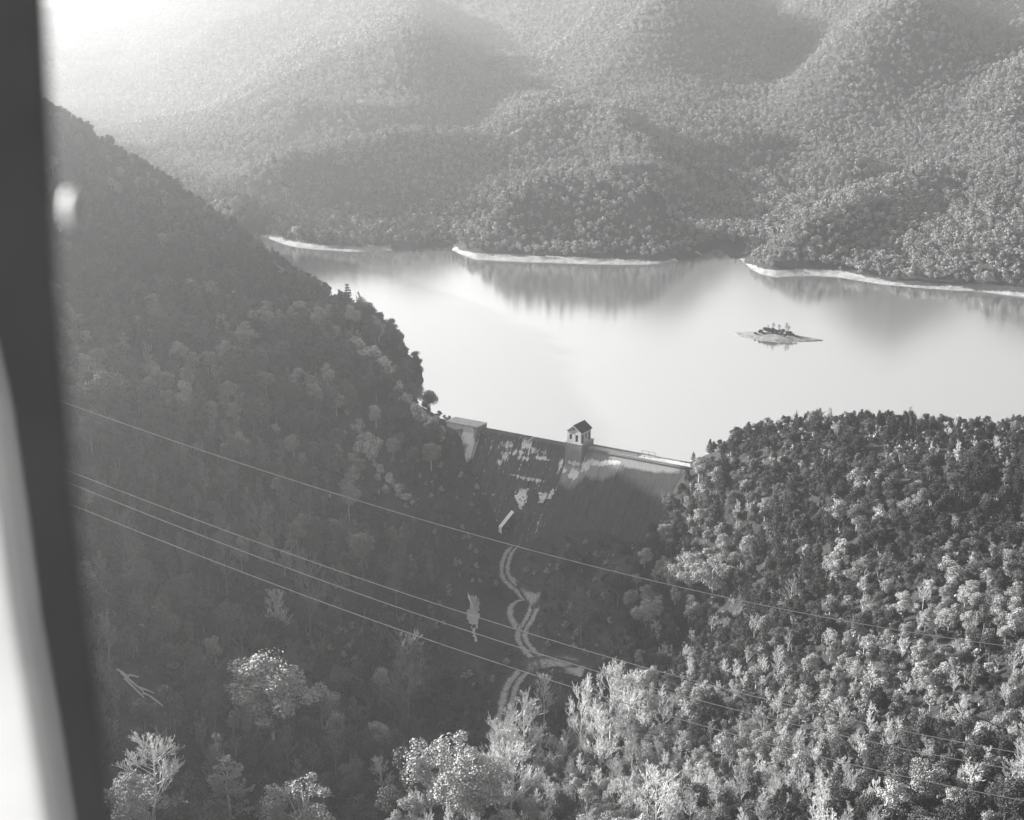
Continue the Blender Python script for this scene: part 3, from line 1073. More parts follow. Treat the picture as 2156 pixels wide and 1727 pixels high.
# turning places: flat aprons of gravel
def patch(name, pts, mat, parent, lift):
    w3 = [hit(*c3(*p)) for p in pts]
    cx_ = sum(p[0] for p in w3) / len(w3)
    cy_ = sum(p[1] for p in w3) / len(w3)
    v = [(cx_, cy_, float(hz(cx_, cy_)) + lift)]
    n = len(w3)
    R = 5
    r = random.Random(2)
    for k in range(1, R + 1):
        for p in w3:
            t = k / R * 1.5 * (r.uniform(.93, 1.07) if k == R else 1)
            x, y = cx_ + (p[0] - cx_) * t, cy_ + (p[1] - cy_) * t
            v.append((x, y, float(hz(x, y)) + lift))
    wear = [1.0] + [1.0 - .95 * max(0, (k / R - .45) / .55) for k in range(1, R + 1) for _ in w3]
    f = [(0, 1 + i, 1 + (i + 1) % n) for i in range(n)]
    for k in range(R - 1):
        for i in range(n):
            a, b_ = 1 + k * n + i, 1 + k * n + (i + 1) % n
            f.append((a, a + n, b_ + n, b_))
    o = mesh_obj(name, v, f, M['rut'], parent)
    o.data.attributes.new('wear', 'FLOAT', 'POINT').data.foreach_set('value', wear)
    return o
patch("gravel_apron", [(560, 335), (600, 345), (640, 352), (672, 350), (668, 372), (660, 395), (650, 420), (625, 425), (605, 400), (580, 370)], M['track'], road, .2)
patch("gravel_apron", [(600, 800), (660, 765), (720, 755), (800, 765), (880, 785), (840, 800), (760, 805), (680, 810), (620, 825)], M['track'], road, .2)
ROAD = np.array(ROAD)

# creek pool that mirrors the sky
pm, pnt, pb_ = new_mat("creek_water", 0.3)
pb_.inputs["Base Color"].default_value = (0.4, 0.4, 0.4, 1)
pb_.inputs["Metallic"].default_value = 0.6
pb_.inputs["IOR"].default_value = 2.2
M['pool'] = pm
def pool_mesh(pts, name, label):
    w3 = [hit(*c3(*p)) for p in pts]
    cx_ = sum(p[0] for p in w3) / len(w3)
    cy_ = sum(p[1] for p in w3) / len(w3)
    r = random.Random(8)
    v = [(cx_, cy_, 0)]
    fine = []
    for i in range(len(w3)):
        a, b_ = w3[i], w3[(i + 1) % len(w3)]
        for k in range(6):
            t = k / 6
            fine.append((a[0] + (b_[0] - a[0]) * t + r.uniform(-.4, .4), a[1] + (b_[1] - a[1]) * t + r.uniform(-.9, .9)))
    zz = max(float(hz(p[0], p[1])) for p in fine + [(cx_, cy_)]) + .12
    v = [(p[0], p[1], float(hz(p[0], p[1])) + .22) for p in [(cx_, cy_)] + fine]
    f = [(0, 1 + i, 1 + (i + 1) % len(fine)) for i in range(len(fine))]
    o = mesh_obj(name, v, f, M['pool'])
    tag(o, label, kind='structure')
pool_mesh([(240, 365), (275, 360), (310, 395), (300, 430), (305, 480), (300, 540), (290, 560), (245, 530), (235, 480), (240, 430)], "creek_pool", "narrow bright pool in the dark creek bed left of the track")
pool_mesh([(262, 560), (285, 560), (280, 600), (286, 650), (272, 620)], "creek", "thin creek thread below the pool")

# ------------------------------------------------------------------ rock outcrops
def rock_mesh(seed, n=3):
    bm = bmesh.new()
    bmesh.ops.create_icosphere(bm, subdivisions=n, radius=1)
    r = random.Random(seed)
    planes = [(Vector((r.gauss(0, 1), r.gauss(0, 1), r.gauss(0, 1))).normalized(), r.uniform(.42, .72)) for _ in range(12)]
    off = Vector((seed * 3.1, seed, 0))
    for v in bm.verts:
        for pn, pd in planes:
            k = v.co.dot(pn)
            if k > pd:
                v.co -= pn * (k - pd) * .98
        v.co += v.co.normalized() * noise.noise(v.co * 2.4 + off) * .12
        v.co += v.co.normalized() * abs(noise.noise(v.co * 6 + off)) * -.22
    me = bpy.data.meshes.new("rock")
    bm.to_mesh(me)
    bm.free()
    me.materials.append(M['rock'])
    return me
ROCKS = [hit(u_, v_)[:2] + (r_,) for u_, v_, r_ in ((994, 1262, 4), (996, 1280, 5), (996, 1300, 5), (996, 1320, 5), (996, 1338, 6), (998, 1356, 6), (1000, 1390, 4), (975, 1330, 3), (1000, 1375, 3))]
rock_meshes = [rock_mesh(k) for k in range(6)]
def outcrop(u, v_, name, label, blobs):
    x, y, z = hit(u, v_)
    o = tag(empty(name, (x, y, z)), label, "rock outcrop", "rock outcrops on the shaded left hillside")
    r = random.Random(int(u))
    blobs = list(blobs) + [(b0[0] + r.uniform(-14, 14), b0[1] + r.uniform(-12, 16), b0[2] * r.uniform(.35, .7), b0[3] * r.uniform(.35, .8)) for b0 in blobs for _ in range(2)]
    for (du, dv_, sx_, sz_) in blobs:
        x2, y2, z2 = hit(u + du, v_ + dv_)
        k = link_mesh("rock", r.choice(rock_meshes), o)
        s = y2 / 2960
        k.location = (x2 - x, y2 - y, z2 - z + .2)
        k.scale = (sx_ * s * .5, sx_ * s * .5 * r.uniform(.7, 1.1), sz_ * s * .55)
        k.rotation_euler = (r.uniform(-.8, .8), r.uniform(-.8, .6), r.uniform(0, 6))
        ROCKS.append((x2, y2, max(sx_, sz_) * s * .45))
outcrop(765, 930, "rock_outcrop", "large pale cliff outcrop halfway down the shaded left hillside above the long wires",
        [(-8, -20, 40, 34), (12, 0, 46, 50), (-14, 22, 36, 40), (16, 34, 44, 50), (-2, -34, 30, 22), (30, 10, 26, 40), (4, 18, 40, 40)])
outcrop(830, 1030, "rock_outcrop", "pale broken rock slide stepping down right below the large cliff",
        [(-28, -32, 34, 34), (-10, -14, 40, 36), (8, 6, 38, 30), (26, 20, 36, 24), (-20, 4, 26, 30), (38, 34, 22, 16), (-38, -46, 24, 24)])
outcrop(655, 800, "rock_outcrop", "small lone pale boulder among trees in the middle of the left hillside",
        [(0, 0, 26, 34), (-12, 8, 18, 20), (10, 12, 20, 18)])
outcrop(775, 745, "rock_outcrop", "rounded grey rock slab just below the ridge trees beside the lake",
        [(-30, -14, 56, 34), (0, 0, 60, 40), (28, 22, 48, 44), (44, 44, 40, 40)])
outcrop(862, 850, "rock_outcrop", "steep grey rock rib falling from the ridge end toward the dam",
        [(-26, -30, 44, 44), (-6, -4, 48, 50), (14, 18, 46, 46), (32, 34, 44, 40), (50, 48, 40, 34), (66, 66, 34, 30)])
outcrop(742, 705, "rock_outcrop", "bright narrow rock knob on the ridge below the skyline pines",
        [(0, -12, 24, 34), (8, 10, 20, 24), (-6, 2, 18, 20)])
outcrop(1003, 985, "rock_outcrop", "pale rocks at the left foot of the dam beside the spillway face",
        [(-8, -30, 26, 30), (0, 0, 24, 34), (8, 22, 22, 30), (2, 46, 18, 22)])

# ------------------------------------------------------------------ island
isl_c = PZ(1630, 709, 0)
pL, pR = PZ(1533, 702, 0), PZ(1732, 718, 0)
ang = math.atan2(pR[1] - pL[1], pR[0] - pL[0])
La = math.hypot(pR[0] - pL[0], pR[1] - pL[1]) / 2
Lb = 5.6
v, f = [], []
NR, NA = 14, 64
for i in range(NR + 1):
    t = i / NR
    for j in range(NA):
        a = 2 * math.pi * j / NA
        rr_ = 1 + .05 * math.sin(3 * a + 1) + .03 * math.sin(7 * a)
        # pointed ends
        ex_ = math.copysign(abs(math.cos(a)) ** 1.0, math.cos(a)) * La * rr_
        ey_ = math.copysign(abs(math.sin(a)) ** 1.5, math.sin(a)) * Lb * rr_
        x, y = ex_ * t, ey_ * t
        z = 1.05 * (1 - t * t) ** 1.3 + 0.35 * (1 - t) * noise.noise(Vector((x * .4, y * .4, 3))) + .22 * (1 - t) - .5 * max(0, t - .94) / .06
        v.append((x, y, z + .08))
for i in range(NR):
    for j in range(NA):
        a, b_ = i * NA + j, i * NA + (j + 1) % NA
        f.append((a, a + NA, b_ + NA, b_))
M['island'] = noisy_mat("island_gravel", 0.10, 0.34, 0.7, 0.95, 0.8, 0.1, 9)
island = mesh_obj("island", v, f, M['island'], smooth=True)
island.location = ((pL[0] + pR[0]) / 2, (pL[1] + pR[1]) / 2, 0)
island.rotation_euler = (0, 0, ang)
tag(island, "low bare gravel islet lying in the lake", kind='structure')
def on_island(u, v_):
    p = PZ(u, v_, 1.0)
    c, s = math.cos(-ang), math.sin(-ang)
    dx, dy = p[0] - island.location.x, p[1] - island.location.y
    lx, ly = c * dx - s * dy, s * dx + c * dy
    t = min(1, math.hypot(lx / La, ly / Lb))
    return (p[0], p[1], 1.05 * (1 - t * t) ** 1.3 + .2 * (1 - t))

# ------------------------------------------------------------------ tree kinds
def leaf_quads(pts, nrm, size, rng, aspect=0.75):
    n = len(pts)
    up = rng.normal(size=(n, 3))
    a = np.cross(nrm, up)
    a /= np.linalg.norm(a, axis=1)[:, None] + 1e-9
    b_ = np.cross(nrm, a)
    s = size * rng.uniform(.6, 1.35, (n, 1))
    A_, B_ = a * s, b_ * s * aspect
    v = np.stack([pts - A_, pts - B_ + nrm * s * .25, pts + A_, pts + B_ - nrm * s * .2], 1).reshape(-1, 3)
    f = np.arange(n * 4).reshape(n, 4)
    return v, f

def limb_mb(mb, seed, h, r0, crown_pts, n=5):
    r = random.Random(seed)
    k = 6
    pts, rad = [], []
    for i in range(k):
        t = i / (k - 1)
        pts.append((r.uniform(-.06, .06) * h * t, r.uniform(-.06, .06) * h * t, h * t - (.5 if i == 0 else 0)))
        rad.append(r0 * (1 - .8 * t))
    mb.tube(pts, rad, n)
    for c in crown_pts:
        t = r.uniform(.3, .7)
        z = h * t
        mid = ((c[0]) * .5 + r.uniform(-.1, .1), c[1] * .5 + r.uniform(-.1, .1), z + (c[2] - z) * .6)
        mb.tube([(0, 0, z), mid, tuple(c)], [r0 * .45, r0 * .28, r0 * .08], 4, cap=False)

def leafy(seed, n_lobe, n_leaf, size, h=5.2, R=1.75, squash=1.0, lobe=(.33, .52), spread=(.35, .85)):
    rng = np.random.default_rng(seed)
    lobes = []
    for i in range(n_lobe):
        for _ in range(30):
            p = rng.normal(size=3)
            p /= np.linalg.norm(p)
            p *= rng.uniform(*spread)
            if p[2] > -.75:
                break
        lobes.append((p[0] * R, p[1] * R, h * .62 + p[2] * h * .34 * squash, rng.uniform(*lobe) * R))
    lobes.append((0, 0, h * .85, R * .4))
    P_, N_ = [], []
    for (x, y, z, r) in lobes:
        k = n_leaf
        d = rng.normal(size=(k, 3))
        d[:, 2] = d[:, 2] * .9 + .25
        d /= np.linalg.norm(d, axis=1)[:, None]
        rad = r * rng.uniform(.55, 1.08, (k, 1))
        P_.append(np.array([x, y, z]) + d * rad * np.array([1, 1, .85]))
        nn_ = d + rng.normal(size=(k, 3)) * .55
        N_.append(nn_ / np.linalg.norm(nn_, axis=1)[:, None])
    P_, N_ = np.concatenate(P_), np.concatenate(N_)
    v, f = leaf_quads(P_, N_, size, rng)
    return v, f, [(l[0] * .8, l[1] * .8, l[2]) for l in lobes[:6]], h

def pine(seed, tiers, per, size, h=6.0, R=1.5, layered=False):
    rng = np.random.default_rng(seed)
    P_, N_ = [], []
    for i in range(tiers):
        t = i / (tiers - 1)
        z = h * (.22 + .76 * t)
        rr_ = R * (1 - t) ** (.6 if layered else .8) * rng.uniform(.8, 1.12) + .12
        nb = 7 if not layered else 6
        a0 = rng.uniform(0, 6.28)
        for k in range(nb):
            if rng.random() < (.12 if not layered else .2):
                continue
            a = a0 + k * 6.283 / nb + rng.uniform(-.3, .3)
            L_ = rr_ * rng.uniform(.65, 1.15)
            q = rng.uniform(.15, 1, (per, 1)) ** .7
            zz = z - q * L_ * (.28 if not layered else -.08) + (q ** 3) * L_ * .25
            side_ = rng.normal(size=(per, 1)) * .12 * (1.3 - q) * R
            x = np.cos(a) * q * L_ - np.sin(a) * side_
            y = np.sin(a) * q * L_ + np.cos(a) * side_
            P_.append(np.concatenate([x, y, zz + rng.normal(size=(per, 1)) * .05], 1))
            nn_ = rng.normal(size=(per, 3)) * (.45 if not layered else .3) + np.array([0, 0, 1.0])
            N_.append(nn_ / np.linalg.norm(nn_, axis=1)[:, None])
    P_, N_ = np.concatenate(P_), np.concatenate(N_)
    v, f = leaf_quads(P_, N_, size, rng, .6)
    return v, f, [], h

def bare(seed, h=6.0, spread=1.0, nl=9, thick=1.0, sub=(5, 4, 3), rmin=.016):
    r = random.Random(seed)
    tr, br = MB(), MB()
    lean = (r.uniform(-.05, .05), r.uniform(-.05, .05))
    r0 = h * .018 * thick
    pts = [(lean[0] * h * t + r.uniform(-.02, .02) * h, lean[1] * h * t, h * .9 * t - (.5 if t == 0 else 0)) for t in (0, .25, .5, .75, 1)]
    tr.tube(pts, [r0 * 1.25, r0, r0 * .75, r0 * .5, r0 * .2], 6)
    def on(t):
        k = min(3, int(t * 4))
        q = t * 4 - k
        return Vector(pts[k]).lerp(Vector(pts[k + 1]), q)
    def grow(p, d, L_, rad, depth):
        d = d.normalized()
        mid = p + d * L_ * .5 + Vector((r.uniform(-1, 1), r.uniform(-1, 1), r.uniform(-.3, .8))) * L_ * .08
        end = p + d * L_ + Vector((r.uniform(-1, 1), r.uniform(-1, 1), r.uniform(.2, 1.2))) * L_ * .12
        br.tube([p, mid, end], [rad, rad * .75, max(rad * .4, rmin * .7)], 4 if depth == 0 else 3, cap=False)
        if depth < 3:
            for k in range(sub[depth]):
                t = r.uniform(.35, 1)
                q = p.lerp(mid, t * 2) if t < .5 else mid.lerp(end, t * 2 - 1)
                nd = d + Vector((r.uniform(-1, 1), r.uniform(-1, 1), r.uniform(-.2, .9))) * .75
                grow(q, nd, L_ * r.uniform(.38, .6), max(rad * .5, rmin), depth + 1)
    for k in range(nl):
        t = r.uniform(.32, .98)
        a = k * 2.4 + r.uniform(-.4, .4)
        up = .7 + .8 * t
        grow(on(t), Vector((math.cos(a) * spread, math.sin(a) * spread, up)), h * .24 * (1.2 - .6 * t), r0 * .5 * (1.2 - .6 * t), 0)
    return tr, br

def to_mesh(name, v, f, mat):
    o = mesh_obj(name, v, f, mat)
    me = o.data
    bpy.data.objects.remove(o)
    return me

def mb_mesh(name, mb, mat):
    me = bpy.data.meshes.new(name)
    me.from_pydata(mb.v, [], mb.f)
    me.materials.append(mat)
    return me

KINDS = {}     # kind -> list of (crown mesh, trunk mesh)
for tone, bark in (('pale', 'bark_pale'), ('mid', 'bark'), ('dark', 'bark')):
    lst = []
    for k in range(5):
        sd = hash_ = 10 * k + {'pale': 1, 'mid': 2, 'dark': 3}[tone]
        v, f, cp, h = leafy(sd, 11 + k % 3 * 3, 230, .082 + .007 * k, h=5.2 + .3 * (k % 3), R=1.6 + .12 * (k % 4))
        tm = MB()
        limb_mb(tm, sd, h * .8, .13, cp)
        lst.append((to_mesh("crown", v, f, M['leaf_' + tone]), mb_mesh("trunk", tm, M[bark])))
    KINDS['leafy_' + tone] = lst
lst = []
for k in range(4):
    v, f, _, h = pine(50 + k, 11, 34, .14, h=4.6 + .5 * k, R=1.6 + .12 * k)
    tm = MB(); limb_mb(tm, k, h * .97, .12, [])
    lst.append((to_mesh("crown", v, f, M['needle_dark']), mb_mesh("trunk", tm, M['bark'])))
KINDS['pine_dark'] = lst
lst = []
for k in range(3):
    v, f, _, h = pine(70 + k, 8, 90, .085, h=5.6, R=1.9, layered=True)
    tm = MB(); limb_mb(tm, k, h * .97, .13, [])
    lst.append((to_mesh("crown", v, f, M['needle_pale']), mb_mesh("trunk", tm, M['bark_pale'])))
KINDS['pine_pale'] = lst
for nm, bark in (('bare_pale', 'bark_pale'), ('bare_dim', 'bark_dim')):
    lst = []
    for k in range(5):
        t_, b2 = bare(90 + k, h=6.2, spread=.55 + .2 * (k % 4), nl=14 + k % 3, thick=.62)
        lst.append((mb_mesh("branches", b2, M[bark]), mb_mesh("trunk", t_, M[bark])))
    KINDS[nm] = lst
for nm, bark in (('barebig_pale', 'bark_pale'), ('barebig_dim', 'bark_dim'), ('bare_dark', 'bark_dark')):
    lst = []
    for k in range(3):
        t_, b2 = bare(190 + k, h=6.2, spread=.8 + .15 * (k % 3), nl=18 + k % 3, thick=.55, sub=(6, 4, 3), rmin=.011)
        lst.append((mb_mesh("branches", b2, M[bark]), mb_mesh("trunk", t_, M[bark])))
    KINDS[nm] = lst
for tone, bark in (('pale', 'bark_pale'), ('mid', 'bark')):       # bigger trees carry many more, smaller leaves
    lst = []
    for k in range(3):
        v, f, cp, h = leafy(500 + k, 30 + 4 * k, 240, .055, h=5.4, R=1.75, lobe=(.17, .33), spread=(.45, 1.0))
        tm = MB()
        limb_mb(tm, 500 + k, h * .8, .11, cp)
        lst.append((to_mesh("crown", v, f, M['leaf_' + tone]), mb_mesh("trunk", tm, M[bark])))
    KINDS['big_' + tone] = lst

NAME_OF = {'big_pale': "leafy_tree", 'big_mid': "leafy_tree", 'leafy_pale': "leafy_tree", 'leafy_mid': "leafy_tree", 'leafy_dark': "leafy_tree", 'pine_dark': "pine_tree", 'pine_pale': "pine_tree", 'bare_pale': "bare_tree", 'bare_dim': "bare_tree", 'barebig_pale': "bare_tree", 'barebig_dim': "bare_tree", 'bare_dark': "bare_tree"}
def plant(kind, var, x, y, z, s, rz, label, group, hs=1.0, sink=0.15):
    cm, tm = KINDS[kind][var % len(KINDS[kind])]
    o = tag(empty(NAME_OF[kind], (x, y, z - sink), rz), label, "tree", group)
    o.scale = (s, s, s * hs)
    link_mesh("trunk", tm, o)
    link_mesh("branches" if kind.startswith('bare') else "crown", cm, o)
    return o

# ------------------------------------------------------------------ scatter with geometry nodes
def join_tree(name, kind, k):
    cm, tm = KINDS[kind][k]
    me = bpy.data.meshes.new(name)
    bm = bmesh.new()
    bm.from_mesh(cm)
    nf = len(bm.faces)
    bm.from_mesh(tm)
    bm.faces.ensure_lookup_table()
    for i in range(nf, len(bm.faces)):
        bm.faces[i].material_index = 1
    bm.to_mesh(me)
    bm.free()
    me.materials.append(cm.materials[0])
    me.materials.append(tm.materials[0])
    return me

SRC = {}
def source_collection(name, meshes):
    c = bpy.data.collections.new(name)
    for i, me in enumerate(meshes):
        o = bpy.data.objects.new("%s_%02d" % (name, i), me)
        c.objects.link(o)
    return c

def scatter(name, pts, rot, scl, vid, coll, label):
    me = bpy.data.meshes.new(name)
    me.vertices.add(len(pts))
    me.vertices.foreach_set("co", np.asarray(pts, dtype=np.float32).ravel())
    for an, arr, ty in (("rot", rot, 'FLOAT'), ("scl", scl, 'FLOAT'), ("vid", vid, 'INT')):
        a = me.attributes.new(an, ty, 'POINT')
        a.data.foreach_set("value", np.asarray(arr, dtype=np.float32 if ty == 'FLOAT' else np.int32))
    o = bpy.data.objects.new(name, me)
    COL.objects.link(o)
    ng = bpy.data.node_groups.new(name + "_nodes", 'GeometryNodeTree')
    ng.interface.new_socket("Geometry", in_out='INPUT', socket_type='NodeSocketGeometry')
    ng.interface.new_socket("Geometry", in_out='OUTPUT', socket_type='NodeSocketGeometry')
    N = ng.nodes
    gi, go = N.new('NodeGroupInput'), N.new('NodeGroupOutput')
    ip = N.new('GeometryNodeInstanceOnPoints')
    ci = N.new('GeometryNodeCollectionInfo')
    ci.inputs['Collection'].default_value = coll
    ci.inputs['Separate Children'].default_value = True
    ci.inputs['Reset Children'].default_value = True
    def attr(n_, ty):
        a = N.new('GeometryNodeInputNamedAttribute')
        a.data_type = ty
        a.inputs['Name'].default_value = n_
        return a.outputs['Attribute']
    cr = N.new('ShaderNodeCombineXYZ')
    ng.links.new(attr("rot", 'FLOAT'), cr.inputs[2])
    e2r = N.new('FunctionNodeEulerToRotation')
    ng.links.new(cr.outputs[0], e2r.inputs[0])
    ip.inputs['Pick Instance'].default_value = True
    ng.links.new(gi.outputs[0], ip.inputs['Points'])
    ng.links.new(ci.outputs[0], ip.inputs['Instance'])
    ng.links.new(attr("vid", 'INT'), ip.inputs['Instance Index'])
    ng.links.new(e2r.outputs[0], ip.inputs['Rotation'])
    cs = N.new('ShaderNodeCombineXYZ')
    sa = attr("scl", 'FLOAT')
    for i in range(3):
        ng.links.new(sa, cs.inputs[i])
    ng.links.new(cs.outputs[0], ip.inputs['Scale'])
    ng.links.new(ip.outputs[0], go.inputs[0])
    mod = o.modifiers.new("scatter", 'NODES')
    mod.node_group = ng
    tag(o, label, kind='stuff')
    return o

rng = np.random.default_rng(11)
def jitter_grid(x0, x1, y0, y1, s):
    X, Y = np.meshgrid(np.arange(x0, x1, s), np.arange(y0, y1, s))
    X = X.ravel() + rng.uniform(-.48, .48, X.size) * s
    Y = Y.ravel() + rng.uniform(-.48, .48, Y.size) * s
    return X, Y

# ---- far wood beyond the lake
g1 = jitter_grid(-420, 460, 480, 1050, 2.75)
g2 = jitter_grid(-900, 900, 1050, 2400, 5.2)
fx, fy = np.concatenate([g1[0], g2[0]]), np.concatenate([g1[1], g2[1]])
shy = np.interp(fx, shore[:, 0], shore[:, 1])
k = (fy > shy + 6.0) & (fx > -.40 * fy - 40) & (fx < .40 * fy + 40) & (rng.random(len(fx)) < .95)
fx, fy = fx[k], fy[k]
fz = hz(fx, fy)
k = (fz > 1.15) & (wave(fx, fy, 15, 36) + .5 * wave(fx, fy, 45, 37) < .52) & visible(fx, fy, fz + 4, 7)
fx, fy, fz = fx[k], fy[k], fz[k]
far_src = []
for tone, cnt in (('pale', 2), ('far', 4), ('mid', 2)):
    for q in range(cnt):
        sd = 200 + q * 7 + {'pale': 0, 'far': 1, 'mid': 2}[tone]
        v, f, cp, h = leafy(sd, 7, 52, .20, h=4.9, R=1.6)
        far_src.append(to_mesh("far_tree", v, f, M['leaf_' + tone]))
for q in range(2):
    v, f, _, h = pine(230 + q, 8, 8, .36, h=5.4, R=1.3)
    far_src.append(to_mesh("far_tree", v, f, M['needle_dark']))
C_far = source_collection("far_tree", far_src)
n = len(fx)
tone_n = wave(fx, fy, 60, 8) + rng.normal(size=n) * .3 - .45 * np.clip((860 - fy) / 260, -1, 1)  # paler with distance: haze painted through the choice of leaf tone
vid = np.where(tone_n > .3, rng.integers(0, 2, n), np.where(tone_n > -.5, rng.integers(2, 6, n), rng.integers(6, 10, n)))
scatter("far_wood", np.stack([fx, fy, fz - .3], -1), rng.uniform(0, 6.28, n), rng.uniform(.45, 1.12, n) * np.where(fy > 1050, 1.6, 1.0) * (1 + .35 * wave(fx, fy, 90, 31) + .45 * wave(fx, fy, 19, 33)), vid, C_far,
        "dense deciduous woods covering the far shore and the mountains beyond the lake")
print("far trees", n)

# ---- near woods
LOG_C = [hit(295, 1450)[:2], hit(330, 1495)[:2]]
def road_dist(x, y):
    d = np.full(len(x), 1e9)
    for i in range(0, len(ROAD), 3):
        d = np.minimum(d, np.hypot(x - ROAD[i, 0], y - ROAD[i, 1]))
    return d

def near_mask(x, y, z, min_road=4.5):
    ok = ~in_poly(x, y, LAKE) | (z > .6)
    ok &= road_dist(x, y) > min_road
    # dam footprint
    s = (x - DA.x) * d_ex.x + (y - DA.y) * d_ex.y
    nn_ = (x - DA.x) * d_n.x + (y - DA.y) * d_n.y
    ok &= ~((s > -13) & (s < DLEN + 10) & (nn_ > -5) & (nn_ < 2.9 + BAT * (.15 - z) + 2.2))
    for rx, ry, rr_ in ROCKS:
        ok &= np.hypot(x - rx, y - ry) > rr_ + .9
    for lx, ly in LOG_C:
        ok &= np.hypot(x - lx, y - ly) > 4.5
    return ok

nx_, ny_ = jitter_grid(-230, 210, 110, 700, 2.3)
nz_ = hz(nx_, ny_)
u_, v_ = project(nx_, ny_, nz_)
right = (nx_ > 24 + (260 - ny_) * .0) | ((ny_ < 232) & (nx_ > -16 + (ny_ - 190) * .35))
dens = np.where(right, .92, .40)
dens = np.where(~right & (ny_ < 290) & (nx_ > -60), .26, dens)
dens = np.where(~right & (road_dist(nx_, ny_) < 16), .05, dens)
k = (ny_ < 690) & (u_ > -260) & (u_ < 2500) & (v_ > 150) & (v_ < 1960) & (rng.random(len(nx_)) < dens) & near_mask(nx_, ny_, nz_) & ((ny_ < 470) | (nx_ < -30))
nx_, ny_, nz_, right, u_, v_ = nx_[k], ny_[k], nz_[k], right[k], u_[k], v_[k]
k = visible(nx_, ny_, nz_ + 4, 6)
nx_, ny_, nz_, right, u_, v_ = nx_[k], ny_[k], nz_[k], right[k], u_[k], v_[k]
# keep the views of the track and the pool open
_k = (ny_ < 345) & (u_ > 900) & (u_ < 1300)
keep_ = np.ones(len(nx_), dtype=bool)
ut, vt = project(nx_, ny_, nz_ + 6.0)
SEE = [project(p[0], p[1], float(hz(p[0], p[1]))) + (p[1],) for p in ROAD[::4]] + [(996., v_s, 290. - (v_s - 1260) * .2) for v_s in range(1256, 1380, 10)]
for (ur, vr, yr) in SEE:
    if vr < 1560:
        keep_ &= ~(_k & (np.abs(u_ - ur) < 26) & (vt < vr + 6) & (v_ - 0 > vr - 40) & (ny_ < yr + 3))
for (ur, vr) in ((758, 905), (768, 925), (772, 945), (790, 970), (808, 995), (825, 1012), (842, 1030), (862, 1052), (780, 745), (800, 765), (850, 835), (875, 860), (900, 885)):
    keep_ &= ~((np.abs(u_ - ur) < 24) & (vt < vr + 4) & (v_ > vr - 12) & (u_ < 960))
keep_ &= ~((u_ > 930) & (u_ < 1000) & (v_ > 870) & (v_ < 925))
nx_, ny_, nz_, right, u_, v_ = nx_[keep_], ny_[keep_], nz_[keep_], right[keep_], u_[keep_], v_[keep_]
n = len(nx_)
patchn = wave(nx_, ny_, 30, 12) + rng.normal(size=n) * .3 + np.where(right, np.clip((v_ - 1420) / 1000, -.34, .06) + .3 * ((u_ < 1450) & (v_ > 1500)), .15)
r_ = rng.random(n)
kinds = np.empty(n, dtype=object)
# silhouettes of the ridge: pines
ridge_like = (~right) & (ny_ > 352) & (wave(nx_, ny_, 14, 4) + rng.normal(size=n) * .2 > .05)
bottom_mid = (ny_ < 232) & (nx_ < 45)
for i in range(n):
    if right[i]:
        if bottom_mid[i] and r_[i] < .42:
            kinds[i] = 'bare_pale'
        elif r_[i] < (.13 if v_[i] > 1350 else .035):
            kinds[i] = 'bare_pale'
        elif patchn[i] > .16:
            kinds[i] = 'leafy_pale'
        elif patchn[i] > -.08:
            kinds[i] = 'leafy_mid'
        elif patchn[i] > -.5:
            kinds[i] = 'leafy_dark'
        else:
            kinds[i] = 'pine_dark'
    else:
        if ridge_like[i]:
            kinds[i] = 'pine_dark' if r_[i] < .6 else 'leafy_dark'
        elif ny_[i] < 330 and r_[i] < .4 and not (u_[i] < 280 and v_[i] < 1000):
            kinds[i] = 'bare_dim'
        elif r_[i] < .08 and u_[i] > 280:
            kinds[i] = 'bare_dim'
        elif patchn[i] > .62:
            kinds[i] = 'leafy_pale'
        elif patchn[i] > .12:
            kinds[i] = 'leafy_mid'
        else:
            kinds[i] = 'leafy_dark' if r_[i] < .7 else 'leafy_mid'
scale = rng.uniform(.5, 1.2, n) ** 1.0
scale = np.where(right, scale * .9, scale * 1.3)
scale = scale * (1 + .45 * wave(nx_, ny_, 18, 44))
scale = np.where(~right & (ny_ > 430), scale * .85, scale)
scale = np.where(right & (v_ < 1000), scale * .72, scale)
s_d = (nx_ - DA.x) * d_ex.x + (ny_ - DA.y) * d_ex.y
n_d = (nx_ - DA.x) * d_n.x + (ny_ - DA.y) * d_n.y
scale = np.where((s_d > -6) & (s_d < DLEN + 2) & (n_d > 0) & (n_d < 36), np.clip(scale, .5, 1.1) * .52, scale)   # only scrub at the foot of the dam
var = rng.integers(0, 5, n)
rots = rng.uniform(0, 6.28, n)
dist = np.sqrt(nx_ ** 2 + ny_ ** 2 + (CAMZ - nz_) ** 2)
inframe = (u_ > 140) & (u_ < 2150) & (v_ > 200) & (v_ < 1760)
big = scale / dist * inframe

